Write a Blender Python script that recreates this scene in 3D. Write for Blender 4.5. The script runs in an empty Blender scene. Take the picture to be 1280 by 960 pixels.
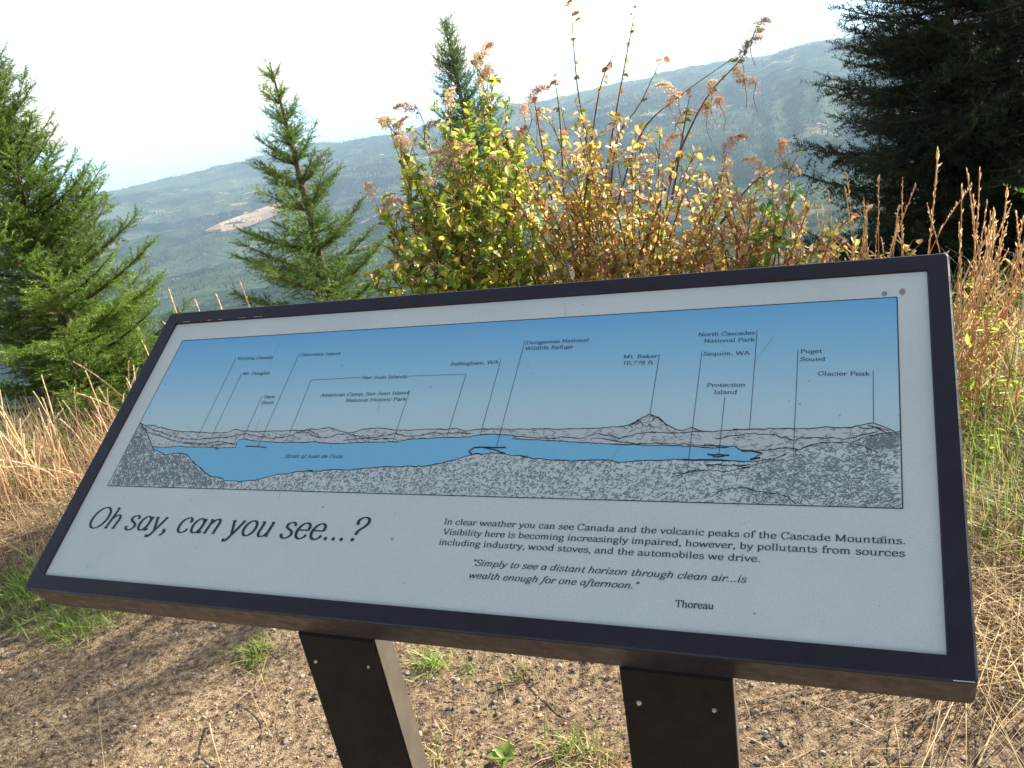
import bpy, math, random
import numpy as np
from mathutils import Vector, Matrix
from mathutils.geometry import tessellate_polygon

S = bpy.context.scene
COL = S.collection
rng = np.random.default_rng(7)
random.seed(7)
rad = math.radians

# ------------------------------------------------------------------ camera
FPX, PITCH, ROLL = 1096.3, rad(19.84), rad(-10.89)
CAMZ = 1.45
K = 1.2                                   # metres per calibration unit
CF = np.array([0, math.cos(PITCH), -math.sin(PITCH)])
_r = np.array([1.0, 0, 0]); _u = np.cross(_r, CF)
CR = math.cos(ROLL) * _r + math.sin(ROLL) * _u
CU = -math.sin(ROLL) * _r + math.cos(ROLL) * _u
CAMP = np.array([0, 0, CAMZ])
cam = bpy.data.cameras.new("camera"); camo = bpy.data.objects.new("camera", cam); COL.objects.link(camo)
cam.sensor_width = 36; cam.lens = FPX / 1280 * 36
cam.clip_start = 0.05; cam.clip_end = 300000
camo.matrix_world = Matrix(((CR[0], CU[0], -CF[0], 0), (CR[1], CU[1], -CF[1], 0), (CR[2], CU[2], -CF[2], CAMZ), (0, 0, 0, 1)))
S.camera = camo

# ------------------------------------------------------------------ light
SUN_AZ, SUN_EL = rad(61), rad(25)         # clockwise from +Y
S.view_settings.view_transform = 'Standard'; S.view_settings.look = 'None'
S.view_settings.exposure = 1.7; S.view_settings.gamma = 1.0
w = bpy.data.worlds.new("World"); S.world = w; w.use_nodes = True
nt = w.node_tree; bg = nt.nodes['Background']
sky = nt.nodes.new('ShaderNodeTexSky'); sky.sky_type = 'NISHITA'; sky.sun_disc = False
sky.sun_elevation = SUN_EL; sky.sun_rotation = SUN_AZ; sky.altitude = 1200
sky.air_density = 1.0; sky.dust_density = 2.0; sky.ozone_density = 1.0
hs = nt.nodes.new('ShaderNodeHueSaturation'); hs.inputs['Saturation'].default_value = .5      # hazy summer sky
nt.links.new(sky.outputs[0], hs.inputs['Color']); nt.links.new(hs.outputs[0], bg.inputs[0]); bg.inputs[1].default_value = 0.09
sun = bpy.data.lights.new("sun", 'SUN'); sun.energy = 5.0; sun.angle = rad(0.5); sun.color = (1, .92, .78)
suno = bpy.data.objects.new("sun", sun); COL.objects.link(suno)
SD = Vector((math.sin(SUN_AZ) * math.cos(SUN_EL), math.cos(SUN_AZ) * math.cos(SUN_EL), math.sin(SUN_EL)))
suno.rotation_euler = SD.to_track_quat('Z', 'Y').to_euler()
suno.location = (6, 3, 8)
HAZE = .88e-4
S.cycles.volume_bounces = 1
S.cycles.transparent_max_bounces = 16

# ------------------------------------------------------------------ helpers
def ray(px, py):
    d = CF + CR * (px - 640) / FPX - CU * (py - 480) / FPX
    return d / np.linalg.norm(d)

def at(px, py, dist):
    """world point seen at a photo pixel, at a given horizontal distance"""
    d = ray(px, py)
    return CAMP + d * (dist / math.hypot(d[0], d[1]))

def tag(o, label=None, cat=None, group=None, kind=None):
    if label: o['label'] = label
    if cat: o['category'] = cat
    if group: o['group'] = group
    if kind: o['kind'] = kind
    return o

def empty(name, loc=(0, 0, 0), rot=(0, 0, 0), label=None, cat=None, group=None):
    o = bpy.data.objects.new(name, None); COL.objects.link(o)
    o.location = loc; o.rotation_euler = rot; o.empty_display_size = .1
    return tag(o, label, cat, group)

def link(name, me, parent=None, loc=None, rot=None, scale=None):
    o = bpy.data.objects.new(name, me); COL.objects.link(o)
    if parent: o.parent = parent
    if loc is not None: o.location = loc
    if rot is not None: o.rotation_euler = rot
    if scale is not None: o.scale = scale
    return o

class MB:
    """collects vertices, tris/quads and per-vertex tints, then makes one mesh"""
    def __init__(s): s.V = []; s.F = {3: [], 4: []}; s.C = []; s.n = 0
    def add(s, V, F, C=(1, 1, 1)):
        V = np.asarray(V, float).reshape(-1, 3); F = np.asarray(F, int)
        if F.ndim == 1: F = F[None]
        s.V.append(V); s.F[F.shape[1]].append(F + s.n)
        C = np.asarray(C, float)
        if C.ndim == 1: C = np.tile(C, (len(V), 1))
        s.C.append(C); s.n += len(V)
    def inst(s, T, F, M, P, C):
        """template T (n,3), faces F, matrices M (m,3,3), positions P (m,3), colours C (m,3) or (m,n,3)"""
        m, n = len(P), len(T)
        V = np.einsum('mij,nj->mni', M, T) + P[:, None, :]
        FF = (F[None] + (np.arange(m) * n)[:, None, None]).reshape(-1, F.shape[1])
        CC = np.asarray(C, float)
        if CC.ndim == 2: CC = np.repeat(CC[:, None, :], n, 1)
        s.add(V.reshape(-1, 3), FF, CC.reshape(-1, 3))
    def tube(s, pts, rr, k=6, C=(1, 1, 1), cap=False):
        pts = np.asarray(pts, float); n = len(pts)
        rr = np.broadcast_to(rr, (n,))
        d = np.gradient(pts, axis=0); d /= np.linalg.norm(d, axis=1)[:, None] + 1e-12
        ref = np.array([0, 0, 1.]) if abs(d[0][2]) < .8 else np.array([1., 0, 0])
        a = np.cross(d, ref); a /= np.linalg.norm(a, axis=1)[:, None] + 1e-12
        b = np.cross(d, a)
        th = np.arange(k) * 2 * np.pi / k
        V = pts[:, None] + rr[:, None, None] * (a[:, None] * np.cos(th)[None, :, None] + b[:, None] * np.sin(th)[None, :, None])
        i = np.arange(n - 1)[:, None] * k; j = np.arange(k)[None]; j2 = (j + 1) % k
        F = np.stack([i + j, i + j2, i + k + j2, i + k + j], -1).reshape(-1, 4)
        s.add(V.reshape(-1, 3), F, C)
    def box(s, lo, hi, C=(1, 1, 1)):
        x0, y0, z0 = lo; x1, y1, z1 = hi
        V = [(x0, y0, z0), (x1, y0, z0), (x1, y1, z0), (x0, y1, z0), (x0, y0, z1), (x1, y0, z1), (x1, y1, z1), (x0, y1, z1)]
        s.add(V, [(0, 3, 2, 1), (4, 5, 6, 7), (0, 1, 5, 4), (1, 2, 6, 5), (2, 3, 7, 6), (3, 0, 4, 7)], C)
    def mesh(s, name, mat, smooth=False):
        me = bpy.data.meshes.new(name)
        V = np.concatenate(s.V); C = np.concatenate(s.C)
        t = np.concatenate(s.F[3]) if s.F[3] else np.zeros((0, 3), int)
        q = np.concatenate(s.F[4]) if s.F[4] else np.zeros((0, 4), int)
        me.vertices.add(len(V)); me.vertices.foreach_set('co', V.astype('f').ravel())
        me.loops.add(t.size + q.size); me.loops.foreach_set('vertex_index', np.concatenate([t.ravel(), q.ravel()]).astype('i'))
        me.polygons.add(len(t) + len(q))
        me.polygons.foreach_set('loop_start', np.concatenate([np.arange(len(t)) * 3, t.size + np.arange(len(q)) * 4]).astype('i'))
        me.polygons.foreach_set('use_smooth', np.full(len(t) + len(q), bool(smooth)))
        at_ = me.attributes.new('tint', 'FLOAT_COLOR', 'POINT')
        at_.data.foreach_set('color', np.concatenate([C, np.ones((len(C), 1))], 1).astype('f').ravel())
        me.update(calc_edges=True); me.validate()
        if mat: me.materials.append(mat)
        return me
    def build(s, name, mat, parent=None, smooth=False, **k):
        return link(name, s.mesh(name, mat, smooth), parent, **k)

def unit(v): v = np.asarray(v, float); return v / (np.linalg.norm(v, axis=-1, keepdims=True) + 1e-12)

def frames(d, up=None, twist=None):
    """matrices whose y column is d, z column near up"""
    d = unit(d); m = len(d)
    if up is None: up = np.tile([0, 0, 1.], (m, 1))
    x = np.cross(d, up); bad = np.linalg.norm(x, axis=1) < 1e-3
    x[bad] = [1, 0, 0]; x = unit(x); z = np.cross(x, d)
    if twist is not None:
        c, s_ = np.cos(twist)[:, None], np.sin(twist)[:, None]
        x, z = x * c + z * s_, -x * s_ + z * c
    return np.stack([x, d, z], -1)

# ------------------------------------------------------------------ materials
def mat(name, col=(.5, .5, .5), rough=.6, spec=.5, metal=0, coat=0):
    m = bpy.data.materials.new(name); m.use_nodes = True
    b = m.node_tree.nodes['Principled BSDF']
    b.inputs['Base Color'].default_value = (*col, 1); b.inputs['Roughness'].default_value = rough
    b.inputs['Specular IOR Level'].default_value = spec; b.inputs['Metallic'].default_value = metal
    b.inputs['Coat Weight'].default_value = coat; b.inputs['Coat Roughness'].default_value = .15
    return m

def nd(m, t, **k):
    n = m.node_tree.nodes.new(t)
    for a, v in k.items(): setattr(n, a, v)
    return n

def noise(m, scale, detail=4, rough=.6, coord='Object', mapping=None, dist=0):
    tc = nd(m, 'ShaderNodeTexCoord'); n = nd(m, 'ShaderNodeTexNoise')
    n.inputs['Scale'].default_value = scale; n.inputs['Detail'].default_value = detail
    n.inputs['Roughness'].default_value = rough; n.inputs['Distortion'].default_value = dist
    L = m.node_tree.links
    if mapping:
        mp = nd(m, 'ShaderNodeMapping'); mp.inputs['Scale'].default_value = mapping
        L.new(tc.outputs[coord], mp.inputs[0]); L.new(mp.outputs[0], n.inputs['Vector'])
    else: L.new(tc.outputs[coord], n.inputs['Vector'])
    return n.outputs['Fac']

def ramp(m, fac, stops):
    r = nd(m, 'ShaderNodeValToRGB'); e = r.color_ramp.elements
    while len(e) < len(stops): e.new(.5)
    for el, (p, c) in zip(e, stops): el.position = p; el.color = (*c, 1) if len(c) == 3 else c
    m.node_tree.links.new(fac, r.inputs[0]); return r.outputs[0]

def mix(m, fac, a, b, blend='MIX'):
    n = nd(m, 'ShaderNodeMix', data_type='RGBA', blend_type=blend); L = m.node_tree.links
    for i, v in ((0, fac), (6, a), (7, b)):
        if isinstance(v, (int, float)): n.inputs[i].default_value = v
        elif isinstance(v, tuple): n.inputs[i].default_value = (*v, 1)
        else: L.new(v, n.inputs[i])
    return n.outputs[2]

def math_(m, op, a, b=None, c=None):
    n = nd(m, 'ShaderNodeMath', operation=op); L = m.node_tree.links
    for i, v in enumerate((a, b, c)):
        if v is None: continue
        if isinstance(v, (int, float)): n.inputs[i].default_value = v
        else: L.new(v, n.inputs[i])
    return n.outputs[0]

def bump(m, h, strength=.3, dist=.01):
    b = nd(m, 'ShaderNodeBump'); b.inputs['Strength'].default_value = strength; b.inputs['Distance'].default_value = dist
    L = m.node_tree.links; L.new(h, b.inputs['Height']); L.new(b.outputs[0], m.node_tree.nodes['Principled BSDF'].inputs['Normal'])

def setcol(m, c): m.node_tree.links.new(c, m.node_tree.nodes['Principled BSDF'].inputs['Base Color'])

def tinted(name, rough=.6, spec=.3, transl=0.0, ns=25, namp=.35):
    """tint attribute x fine noise; optional translucency for leaves and blades"""
    m = mat(name, rough=rough, spec=spec); L = m.node_tree.links
    a = nd(m, 'ShaderNodeAttribute', attribute_name='tint')
    n = noise(m, ns, 3)
    v = ramp(m, n, [(.25, (1 - namp,) * 3), (.75, (1 + namp,) * 3)])
    c = mix(m, 1.0, a.outputs['Color'], v, 'MULTIPLY'); setcol(m, c)
    if transl:
        t = nd(m, 'ShaderNodeBsdfTranslucent'); L.new(c, t.inputs[0])
        ms = nd(m, 'ShaderNodeMixShader'); ms.inputs[0].default_value = transl
        out = m.node_tree.nodes['Material Output']; b = m.node_tree.nodes['Principled BSDF']
        L.new(b.outputs[0], ms.inputs[1]); L.new(t.outputs[0], ms.inputs[2]); L.new(ms.outputs[0], out.inputs[0])
    return m

M_needle = tinted('needles', .55, .35, .30, 6, .3)
M_bark = tinted('bark', .9, .2, 0, 30, .45)
M_leaf = tinted('leaves', .45, .45, .58, 40, .2)
M_plume = tinted('flower_plume', .8, .1, .45, 60, .25)
M_grass = tinted('grass', .6, .3, .4, 30, .25)
M_stone = tinted('stone', .85, .25, 0, 80, .35)

# ground material
M_ground = mat('gravel_soil', rough=.95, spec=.15)
g1 = noise(M_ground, 1.3, 5, .6); g2 = noise(M_ground, 45, 6, .7); g3 = noise(M_ground, 220, 3, .6)
c = ramp(M_ground, g2, [(.34, (.07, .048, .03)), (.46, (.25, .18, .12)), (.55, (.43, .325, .22)), (.70, (.58, .47, .33))])  # low stops paint shade into the crevices between clods
c = mix(M_ground, ramp(M_ground, g1, [(.4, (0, 0, 0)), (.65, (1, 1, 1))]), c, (.25, .2, .12), 'MIX') if False else c
c = mix(M_ground, 1.0, c, ramp(M_ground, g1, [(.35, (.8, .78, .75)), (.65, (1.12, 1.08, 1.0))]), 'MULTIPLY')
c = mix(M_ground, .6, c, ramp(M_ground, g3, [(.3, (.6, .6, .6)), (.7, (1.3, 1.3, 1.3))]), 'MULTIPLY')
setcol(M_ground, c)
bump(M_ground, math_(M_ground, 'ADD', g2, math_(M_ground, 'MULTIPLY', g3, .4)), 1.0, .035)

# hills material
M_hill = mat('forested_hills', rough=1, spec=0)
h1 = noise(M_hill, .0016, 7, .62, mapping=(1, 1.6, 1)); h2 = noise(M_hill, .045, 6, .78); h3 = noise(M_hill, .0045, 5, .65, mapping=(1, 3.2, 1)); h4 = noise(M_hill, .0075, 5, .6)
c = ramp(M_hill, h2, [(.35, (.005, .012, .012)), (.55, (.014, .027, .022)), (.75, (.035, .052, .032))])
c2 = ramp(M_hill, h2, [(.35, (.025, .05, .035)), (.6, (.075, .10, .06)), (.75, (.14, .15, .09))])
c3 = ramp(M_hill, h2, [(.35, (.11, .115, .08)), (.7, (.27, .24, .16))])
c = mix(M_hill, ramp(M_hill, h1, [(.47, (0, 0, 0)), (.55, (1, 1, 1))]), c, c2)
c = mix(M_hill, ramp(M_hill, h4, [(.60, (0, 0, 0)), (.68, (1, 1, 1))]), c, c3)
c = mix(M_hill, ramp(M_hill, h3, [(.66, (0, 0, 0)), (.68, (1, 1, 1))]), c, (.42, .31, .2))
setcol(M_hill, c)
bump(M_hill, h2, 1, 10)

# ------------------------------------------------------------------ ground and hills
def vnoise(x, y, seed=0, oct=4):
    """smooth value noise on a lattice, vectorised"""
    out = np.zeros_like(x, float); amp = 1; tot = 0
    for o in range(oct):
        xi = np.floor(x).astype(np.int64); yi = np.floor(y).astype(np.int64); fx = x - xi; fy = y - yi
        fx = fx * fx * (3 - 2 * fx); fy = fy * fy * (3 - 2 * fy)
        def h(a, b):
            n = (a * 374761393 + b * 668265263 + (seed + o) * 1442695041) & 0x7fffffff
            n = ((n ^ (n >> 13)) * 1274126177) & 0x7fffffff
            return ((n ^ (n >> 16)) & 0xffff) / 32767.5 - 1
        out += amp * ((h(xi, yi) * (1 - fx) + h(xi + 1, yi) * fx) * (1 - fy) + (h(xi, yi + 1) * (1 - fx) + h(xi + 1, yi + 1) * fx) * fy)
        tot += amp; amp *= .5; x = x * 2.03 + 17; y = y * 2.03 + 5
    return out / tot

def gz(x, y):
    x = np.asarray(x, float); y = np.asarray(y, float)
    s = y + .15 * x                                     # the overlook's rim runs roughly across the view
    d = np.maximum(0, s - 3.85)
    z = -.33 * d ** 1.08
    z = z + .02 * vnoise(x * 1.1, y * 1.1, 3) + .006 * vnoise(x * 9, y * 9, 9, 3) + .08 * np.minimum(1, d) * vnoise(x * .5, y * .5, 4)
    return z
def G(px, py, dz=0):
    d = ray(px, py); t = (CAMZ - dz) / -d[2]; p = CAMP + d * t
    return np.array([p[0], p[1], float(gz(p[0], p[1])) + dz])

def polar(rs, az, zf):
    R_, A = np.meshgrid(rs, az, indexing='ij'); X = R_ * np.sin(A); Y = R_ * np.cos(A)
    Z = zf(X, Y, R_, A); V = np.stack([X, Y, Z], -1).reshape(-1, 3)
    n, m = len(rs), len(az); i = np.arange(n - 1)[:, None] * m; j = np.arange(m)[None]; j2 = (j + 1) % m
    F = np.stack([i + j, i + j2, i + m + j2, i + m + j], -1).reshape(-1, 4)
    return V, F[:, ::-1]
az = np.radians(np.concatenate([np.arange(-50, 50, .3), np.arange(50, 310, 3)]))
rs = np.concatenate([[.02], np.geomspace(.4, 70, 330)])
V, F = polar(rs, az, lambda X, Y, R_, A: gz(X, Y))
b = MB(); b.add(V, F); tag(b.build('ground', M_ground, smooth=True), kind='structure')

D_ = [0, 40, 70, 300, 900, 1500, 2500, 3800, 5200, 6800, 8200, 10000, 14000, 20000, 70000]
Z_ = [0, -14, -26, -95, -250, -352, -430, -440, -400, -330, -560, -800, -1400, -1700, -1800]
def hz(X, Y, R_, A):
    ad = np.degrees((A + np.pi) % (2 * np.pi) - np.pi)
    R0 = R_; R_ = R_ / .7; z = np.interp(R_, D_, Z_)
    amp = np.clip((R_ - 300) / 2500, 0, 1) * np.clip((12000 - R_) / 5000, 0, 1)
    z = z + amp * (85 * vnoise(X / 1050, Y / 1050, 21, 5) + 48 * (1 - 2 * np.abs(vnoise(X / 300, Y / 300, 33, 4))))
    # the long spurred ridge on the right
    w_ = 1 / (1 + np.exp(-(ad - 6) / 3.2))
    rid = np.interp(R_, [0, 1200, 2200, 3300, 4400, 5200, 7000], [0, 0, 20, 95, 168, 130, 0])
    rid = rid * (1 + .16 * vnoise(A * 22, R_ / 2500, 5, 4)) + 45 * vnoise(A * 30, R_ / 900, 8, 4) * np.clip((R_ - 1500) / 1500, 0, 1) * np.clip((6500 - R_) / 1500, 0, 1)
    z = (z + w_ * rid) * .7
    z = z - 60 * np.clip(1 - R0 / 70, 0, 1)
    return z
az = np.radians(np.concatenate([np.arange(-45, 45, .22), np.arange(45, 315, 3)]))
V, F = polar(np.concatenate([[8.], np.geomspace(60, 12000, 330), [16000, 22000, 35000, 60000]]), az, hz)
b = MB(); b.add(V, F); tag(b.build('hills', M_hill, smooth=True), kind='structure')

# the bare tan field on the far slope, draped on the terrain
def hill_hit(px, py):
    d = ray(px, py)
    ts = np.geomspace(900, 9000, 1500); P = CAMP + np.outer(ts / math.hypot(d[0], d[1]), d)
    under = P[:, 2] < hz(P[:, 0], P[:, 1], np.hypot(P[:, 0], P[:, 1]), np.arctan2(P[:, 0], P[:, 1]))
    return P[int(np.argmax(under))] if under.any() else P[-1]
top_ = [(256, 290), (275, 281), (300, 272), (325, 263), (350, 254), (385, 248)]; bot_ = [(258, 292), (278, 292), (304, 287), (328, 279), (352, 268), (385, 260)]
rows = [[hill_hit(a[0] + (b_[0] - a[0]) * v, a[1] + (b_[1] - a[1]) * v) for v in (0, .33, .66, 1)] for a, b_ in zip(top_, bot_)]
pts_f = np.array([p for r_ in rows for p in r_]); pts_f[:, 2] += 5
b = MB(); b.add(pts_f, [(i * 4 + j, i * 4 + j + 1, i * 4 + j + 5, i * 4 + j + 4) for i in range(5) for j in range(3)])
M_field = mat('bare_field', rough=1, spec=0); setcol(M_field, ramp(M_field, noise(M_field, .02, 5, .7), [(.35, (.17, .12, .08)), (.65, (.34, .235, .165))]))
tag(b.build('field', M_field), kind='structure')

# far tree tops that roughen the ridges (nobody could count them)
m_ = 36000
aa = np.radians(rng.uniform(-32, 34, m_)); rr = rng.uniform(1500, 5200, m_)
rr[:2500] = rng.uniform(2900, 3400, 2500); aa[:2500] = np.radians(rng.uniform(8, 26, 2500))
X, Y = rr * np.sin(aa), rr * np.cos(aa); keep = vnoise(X / 500, Y / 500, 77, 4) > -.12; X, Y, rr, aa = X[keep], Y[keep], rr[keep], aa[keep]
Z = hz(X, Y, rr, aa); m_ = len(X)
T = np.array([(math.cos(t), math.sin(t), 0) for t in np.arange(5) * 2 * np.pi / 5] + [(0, 0, 1)]); Fc = np.array([(i, (i + 1) % 5, 5) for i in range(5)])
h_ = rng.uniform(5, 11, m_); Mx = np.zeros((m_, 3, 3)); Mx[:, 0, 0] = Mx[:, 1, 1] = h_ * rng.uniform(.22, .34, m_); Mx[:, 2, 2] = h_
cc = np.array([.014, .028, .02]) * rng.uniform(.6, 1.8, (m_, 1)) * np.array([1, 1, 1])
b = MB(); b.inst(T, Fc, Mx, np.stack([X, Y, Z - 2], -1), cc)
tag(b.build('distant_forest', M_needle), 'far hazy forest of tiny dark conifers covering the hills', 'forest', kind='stuff')
# ------------------------------------------------------------------ the sign
SAZ, STILT = rad(-25.6), rad(32.74)
RT = np.array([math.cos(SAZ), math.sin(SAZ), 0]); BK = np.array([-math.sin(SAZ), math.cos(SAZ), 0])
UP = math.cos(STILT) * BK + math.sin(STILT) * np.array([0, 0, 1]); NN = np.cross(RT, UP)
PC = CAMP + K * np.array([-.08604, .87405, -.36041])
PW, PH, BW = K * 1.0, K * .41834, K * .02004           # outer width, outer height, frame width
FT = .056                                              # frame depth
BASE = np.array([PC[0], PC[1], float(gz(PC[0], PC[1]))]); BASE = BASE - BK * .0
def uv(px, py, lift=0):
    """panel coordinates of a point measured on the sign face"""
    d = ray(px, py); o = PC + NN * lift
    t = np.dot(o - CAMP, NN) / np.dot(d, NN); p = CAMP + d * t - PC
    return np.array([p @ RT, p @ UP])
RZ = np.array([[math.cos(SAZ), -math.sin(SAZ), 0], [math.sin(SAZ), math.cos(SAZ), 0], [0, 0, 1]])
def loc(P): return (np.asarray(P, float) - BASE) @ RZ  # world -> sign-local
def pl(uvw):
    a = np.asarray(uvw, float); return loc(PC + a[:, :1] * RT + a[:, 1:2] * UP + a[:, 2:3] * NN)

M_frame = mat('sky_tinted_brown_paint', (.016, .016, .02), .45, .35)
fn = noise(M_frame, 60, 5); M_frame.node_tree.links.new(ramp(M_frame, fn, [(.3, (.3,) * 3), (.7, (.52,) * 3)]), M_frame.node_tree.nodes['Principled BSDF'].inputs['Roughness'])
bump(M_frame, noise(M_frame, 400, 2), .12, .001)
setcol(M_frame, ramp(M_frame, noise(M_frame, 14, 5, .7), [(.3, (.008, .008, .013)), (.62, (.012, .012, .019)), (.76, (.03, .026, .026))]))  # brown paint tinted navy: the blue sky reflection is in the colour
M_post = mat('brown_post_paint', (.03, .02, .014), .8, .2)
setcol(M_post, ramp(M_post, noise(M_post, 30, 5, .7), [(.3, (.010, .007, .005)), (.7, (.02, .014, .010)), (.85, (.06, .05, .04))]))
bump(M_post, noise(M_post, 300, 2), .15, .001)
M_lit_side = mat('lit_side_paint', (.07, .058, .045), .6, .4)  # post paint again, lighter: light on the side face put into the colour
setcol(M_lit_side, ramp(M_lit_side, noise(M_lit_side, 25, 5, .7), [(.3, (.06, .048, .036)), (.7, (.10, .084, .066))]))
M_panel = mat('printed_panel', (.66, .71, .69), .6, .12)
pn = noise(M_panel, 9, 5); pn2 = noise(M_panel, 700, 2)
M_panel.node_tree.links.new(ramp(M_panel, noise(M_panel, 5, 6, .7), [(.35, (.42,) * 3), (.65, (.75,) * 3)]), M_panel.node_tree.nodes['Principled BSDF'].inputs['Roughness'])
c = ramp(M_panel, pn, [(.3, (.47, .51, .485)), (.7, (.52, .555, .52))]); c = mix(M_panel, .35, c, ramp(M_panel, pn2, [(.3, (.75,) * 3), (.7, (1.2,) * 3)]), 'MULTIPLY'); setcol(M_panel, c)
M_psky = mat('printed_sky', rough=.6, spec=.12)
tc = nd(M_psky, 'ShaderNodeTexCoord'); sp = nd(M_psky, 'ShaderNodeSeparateXYZ'); M_psky.node_tree.links.new(tc.outputs['Generated'], sp.inputs[0])
c = ramp(M_psky, sp.outputs['Y'], [(0, (.43, .54, .54)), (.25, (.37, .54, .58)), (.62, (.24, .46, .59)), (1, (.145, .37, .575))])
c = mix(M_psky, .35, c, ramp(M_psky, noise(M_psky, 700, 2), [(.3, (.75,) * 3), (.7, (1.2,) * 3)]), 'MULTIPLY'); setcol(M_psky, c)
M_pwater = mat('printed_water', (.20, .45, .62), .6, .12)
c = mix(M_pwater, .35, (.175, .42, .58), ramp(M_pwater, noise(M_pwater, 700, 2), [(.3, (.75,) * 3), (.7, (1.2,) * 3)]), 'MULTIPLY'); setcol(M_pwater, c)
M_pland = mat('printed_land', rough=.4, spec=.4)
c = ramp(M_pland, noise(M_pland, 260, 5, .75, mapping=(1, 1.6, 1)), [(.28, (.32, .36, .35)), (.40, (.45, .50, .48)), (.6, (.49, .54, .51))]); setcol(M_pland, c)
M_pfar = mat('printed_far_land', (.43, .47, .46), .4, .4)
M_ink = mat('printed_ink', (.018, .028, .034), .5, .3)
M_ink2 = mat('printed_hatching_ink', (.15, .185, .19), .5, .3)
M_metal = mat('screw_metal', (.55, .55, .52), .4, .5, .6)

sign = empty('interpretive_sign', BASE, (0, 0, SAZ), 'slanted information sign with a blue panorama picture in a dark frame on two posts', 'sign')

def rrect(hw, hh, r, k=4):
    out = []
    for cx, cy, a0 in ((hw - r, hh - r, 0), (-hw + r, hh - r, 90), (-hw + r, -hh + r, 180), (hw - r, -hh + r, 270)):
        for i in range(k + 1):
            a = rad(a0 + 90 * i / k); out.append((cx + r * math.cos(a), cy + r * math.sin(a)))
    return out
# frame: one profile swept round the rounded rectangle
prof = [(BW, -.004, .0005), (BW, .0, .001), (BW - .0012, .0022, .001), (.0022, .0022, .005), (.0006, .0014, .006), (0, 0, .0065), (0, -FT, .0065), (.006, -FT - .0005, .003)]
rings = []
for inset, z, r in prof:
    rings.append([(x, y, z) for x, y in rrect(PW / 2 - inset, PH / 2 - inset, r)])
n = len(rings[0]); b = MB(); Vv = pl(np.array([p for r_ in rings for p in r_]))
Fq = [(i * n + j, i * n + (j + 1) % n, (i + 1) * n + (j + 1) % n, (i + 1) * n + j) for i in range(len(rings) - 1) for j in range(n)]
b.add(Vv, np.array(Fq)[:, ::-1]); frame = b.build('frame', M_frame, sign)
for p_ in list(frame.data.polygons): pass
b = MB(); e = .0062
b.add(pl([(-PW / 2 + e, -PH / 2 + e, -FT + .001), (PW / 2 - e, -PH / 2 + e, -FT + .001), (PW / 2 - e, PH / 2 - e, -FT + .001), (-PW / 2 + e, PH / 2 - e, -FT + .001),
          (-PW / 2 + e, -PH / 2 + e, -FT - .003), (PW / 2 - e, -PH / 2 + e, -FT - .003), (PW / 2 - e, PH / 2 - e, -FT - .003), (-PW / 2 + e, PH / 2 - e, -FT - .003)]),
      [(0, 1, 2, 3), (7, 6, 5, 4), (0, 4, 5, 1), (1, 5, 6, 2), (2, 6, 7, 3), (3, 7, 4, 0)])
b.build('back_plate', M_frame, sign)
# scratches: bare metal nicks on the frame edge
b = MB()
def nick(u0, v0, u1, v1, wd, z=.0025):
    d = unit(np.array([u1 - u0, v1 - v0])); q = np.array([-d[1], d[0]]) * wd
    b.add(pl([(u0 + q[0], v0 + q[1], z), (u0 - q[0], v0 - q[1], z), (u1 - q[0], v1 - q[1], z), (u1 + q[0], v1 + q[1], z)]), [(0, 1, 2, 3)])
for k in range(16):
    v = PH / 2 - .006 - .22 * rng.random() ** 2; nick(PW / 2 - .0009, v, PW / 2 - .0012, v - rng.uniform(.003, .016), rng.uniform(.0003, .0008))
nick(PW / 2 - .006, PH / 2 - .0012, PW / 2 - .001, PH / 2 - .002, .0011); nick(PW / 2 - .02, -PH / 2 + .001, PW / 2 - .003, -PH / 2 + .0012, .0005)
for k in range(9):
    u = -PW / 2 + .04 + .18 * rng.random(); nick(u, PH / 2 - BW + .0012, u + rng.uniform(.003, .012), PH / 2 - BW + .0012, .0004)
tag(b.build('paint_chips', M_metal, frame), kind='stuff')

# panel sheet
IW, IH = PW / 2 - BW + .003, PH / 2 - BW + .003
b = MB(); b.add(pl([(-IW, -IH, -.002), (IW, -IH, -.002), (IW, IH, -.002), (-IW, IH, -.002), (-IW, -IH, -.005), (IW, -IH, -.005), (IW, IH, -.005), (-IW, IH, -.005)]),
                [(0, 1, 2, 3), (7, 6, 5, 4), (0, 4, 5, 1), (1, 5, 6, 2), (2, 6, 7, 3), (3, 7, 4, 0)])
panel = b.build('information_panel', M_panel, sign)
ZP = -.002                                             # print sits in thin layers just above the sheet
def UVs(pts): return [uv(x, y) for x, y in pts]
def poly(name, pts, z, m, parent):
    """flat printed area; its local x/y run along the panel so gradients follow the print"""
    me = bpy.data.meshes.new(name); tris = tessellate_polygon([[Vector((p[0], p[1], 0)) for p in pts]])
    me.from_pydata([(p[0], p[1], 0) for p in pts], [], [tuple(t) for t in tris]); me.materials.append(m)
    for p in me.polygons:
        if p.normal.z < 0: p.flip()
    o = link(name, me, parent)
    Mw = Matrix((tuple(RT) , tuple(UP), tuple(NN))).transposed().to_4x4(); Mw.translation = Vector(PC + NN * (ZP + z))
    Bm = Matrix.Rotation(SAZ, 4, 'Z'); Bm.translation = Vector(BASE)
    o.matrix_local = Bm.inverted() @ Mw
    return o
def cA(l): return [(130 + x / 4.174, 390 + y / 4.174) for x, y in l]
def cB(l): return [(370 + x / 4.267, 400 + y / 4.267) for x, y in l]
def cC(l): return [(640 + x / 3.84, 390 + y / 3.84) for x, y in l]
def cD(l): return [(840 + x / 3.3105, 350 + y / 3.3105) for x, y in l]
TLp, TRp, BRp, BLp = (227.7, 425.9), (1120.3, 369), (1129.4, 633.3), (132.4, 607.3)
TLu, TRu, BRu, BLu = UVs([TLp, TRp, BRp, BLp])
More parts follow.
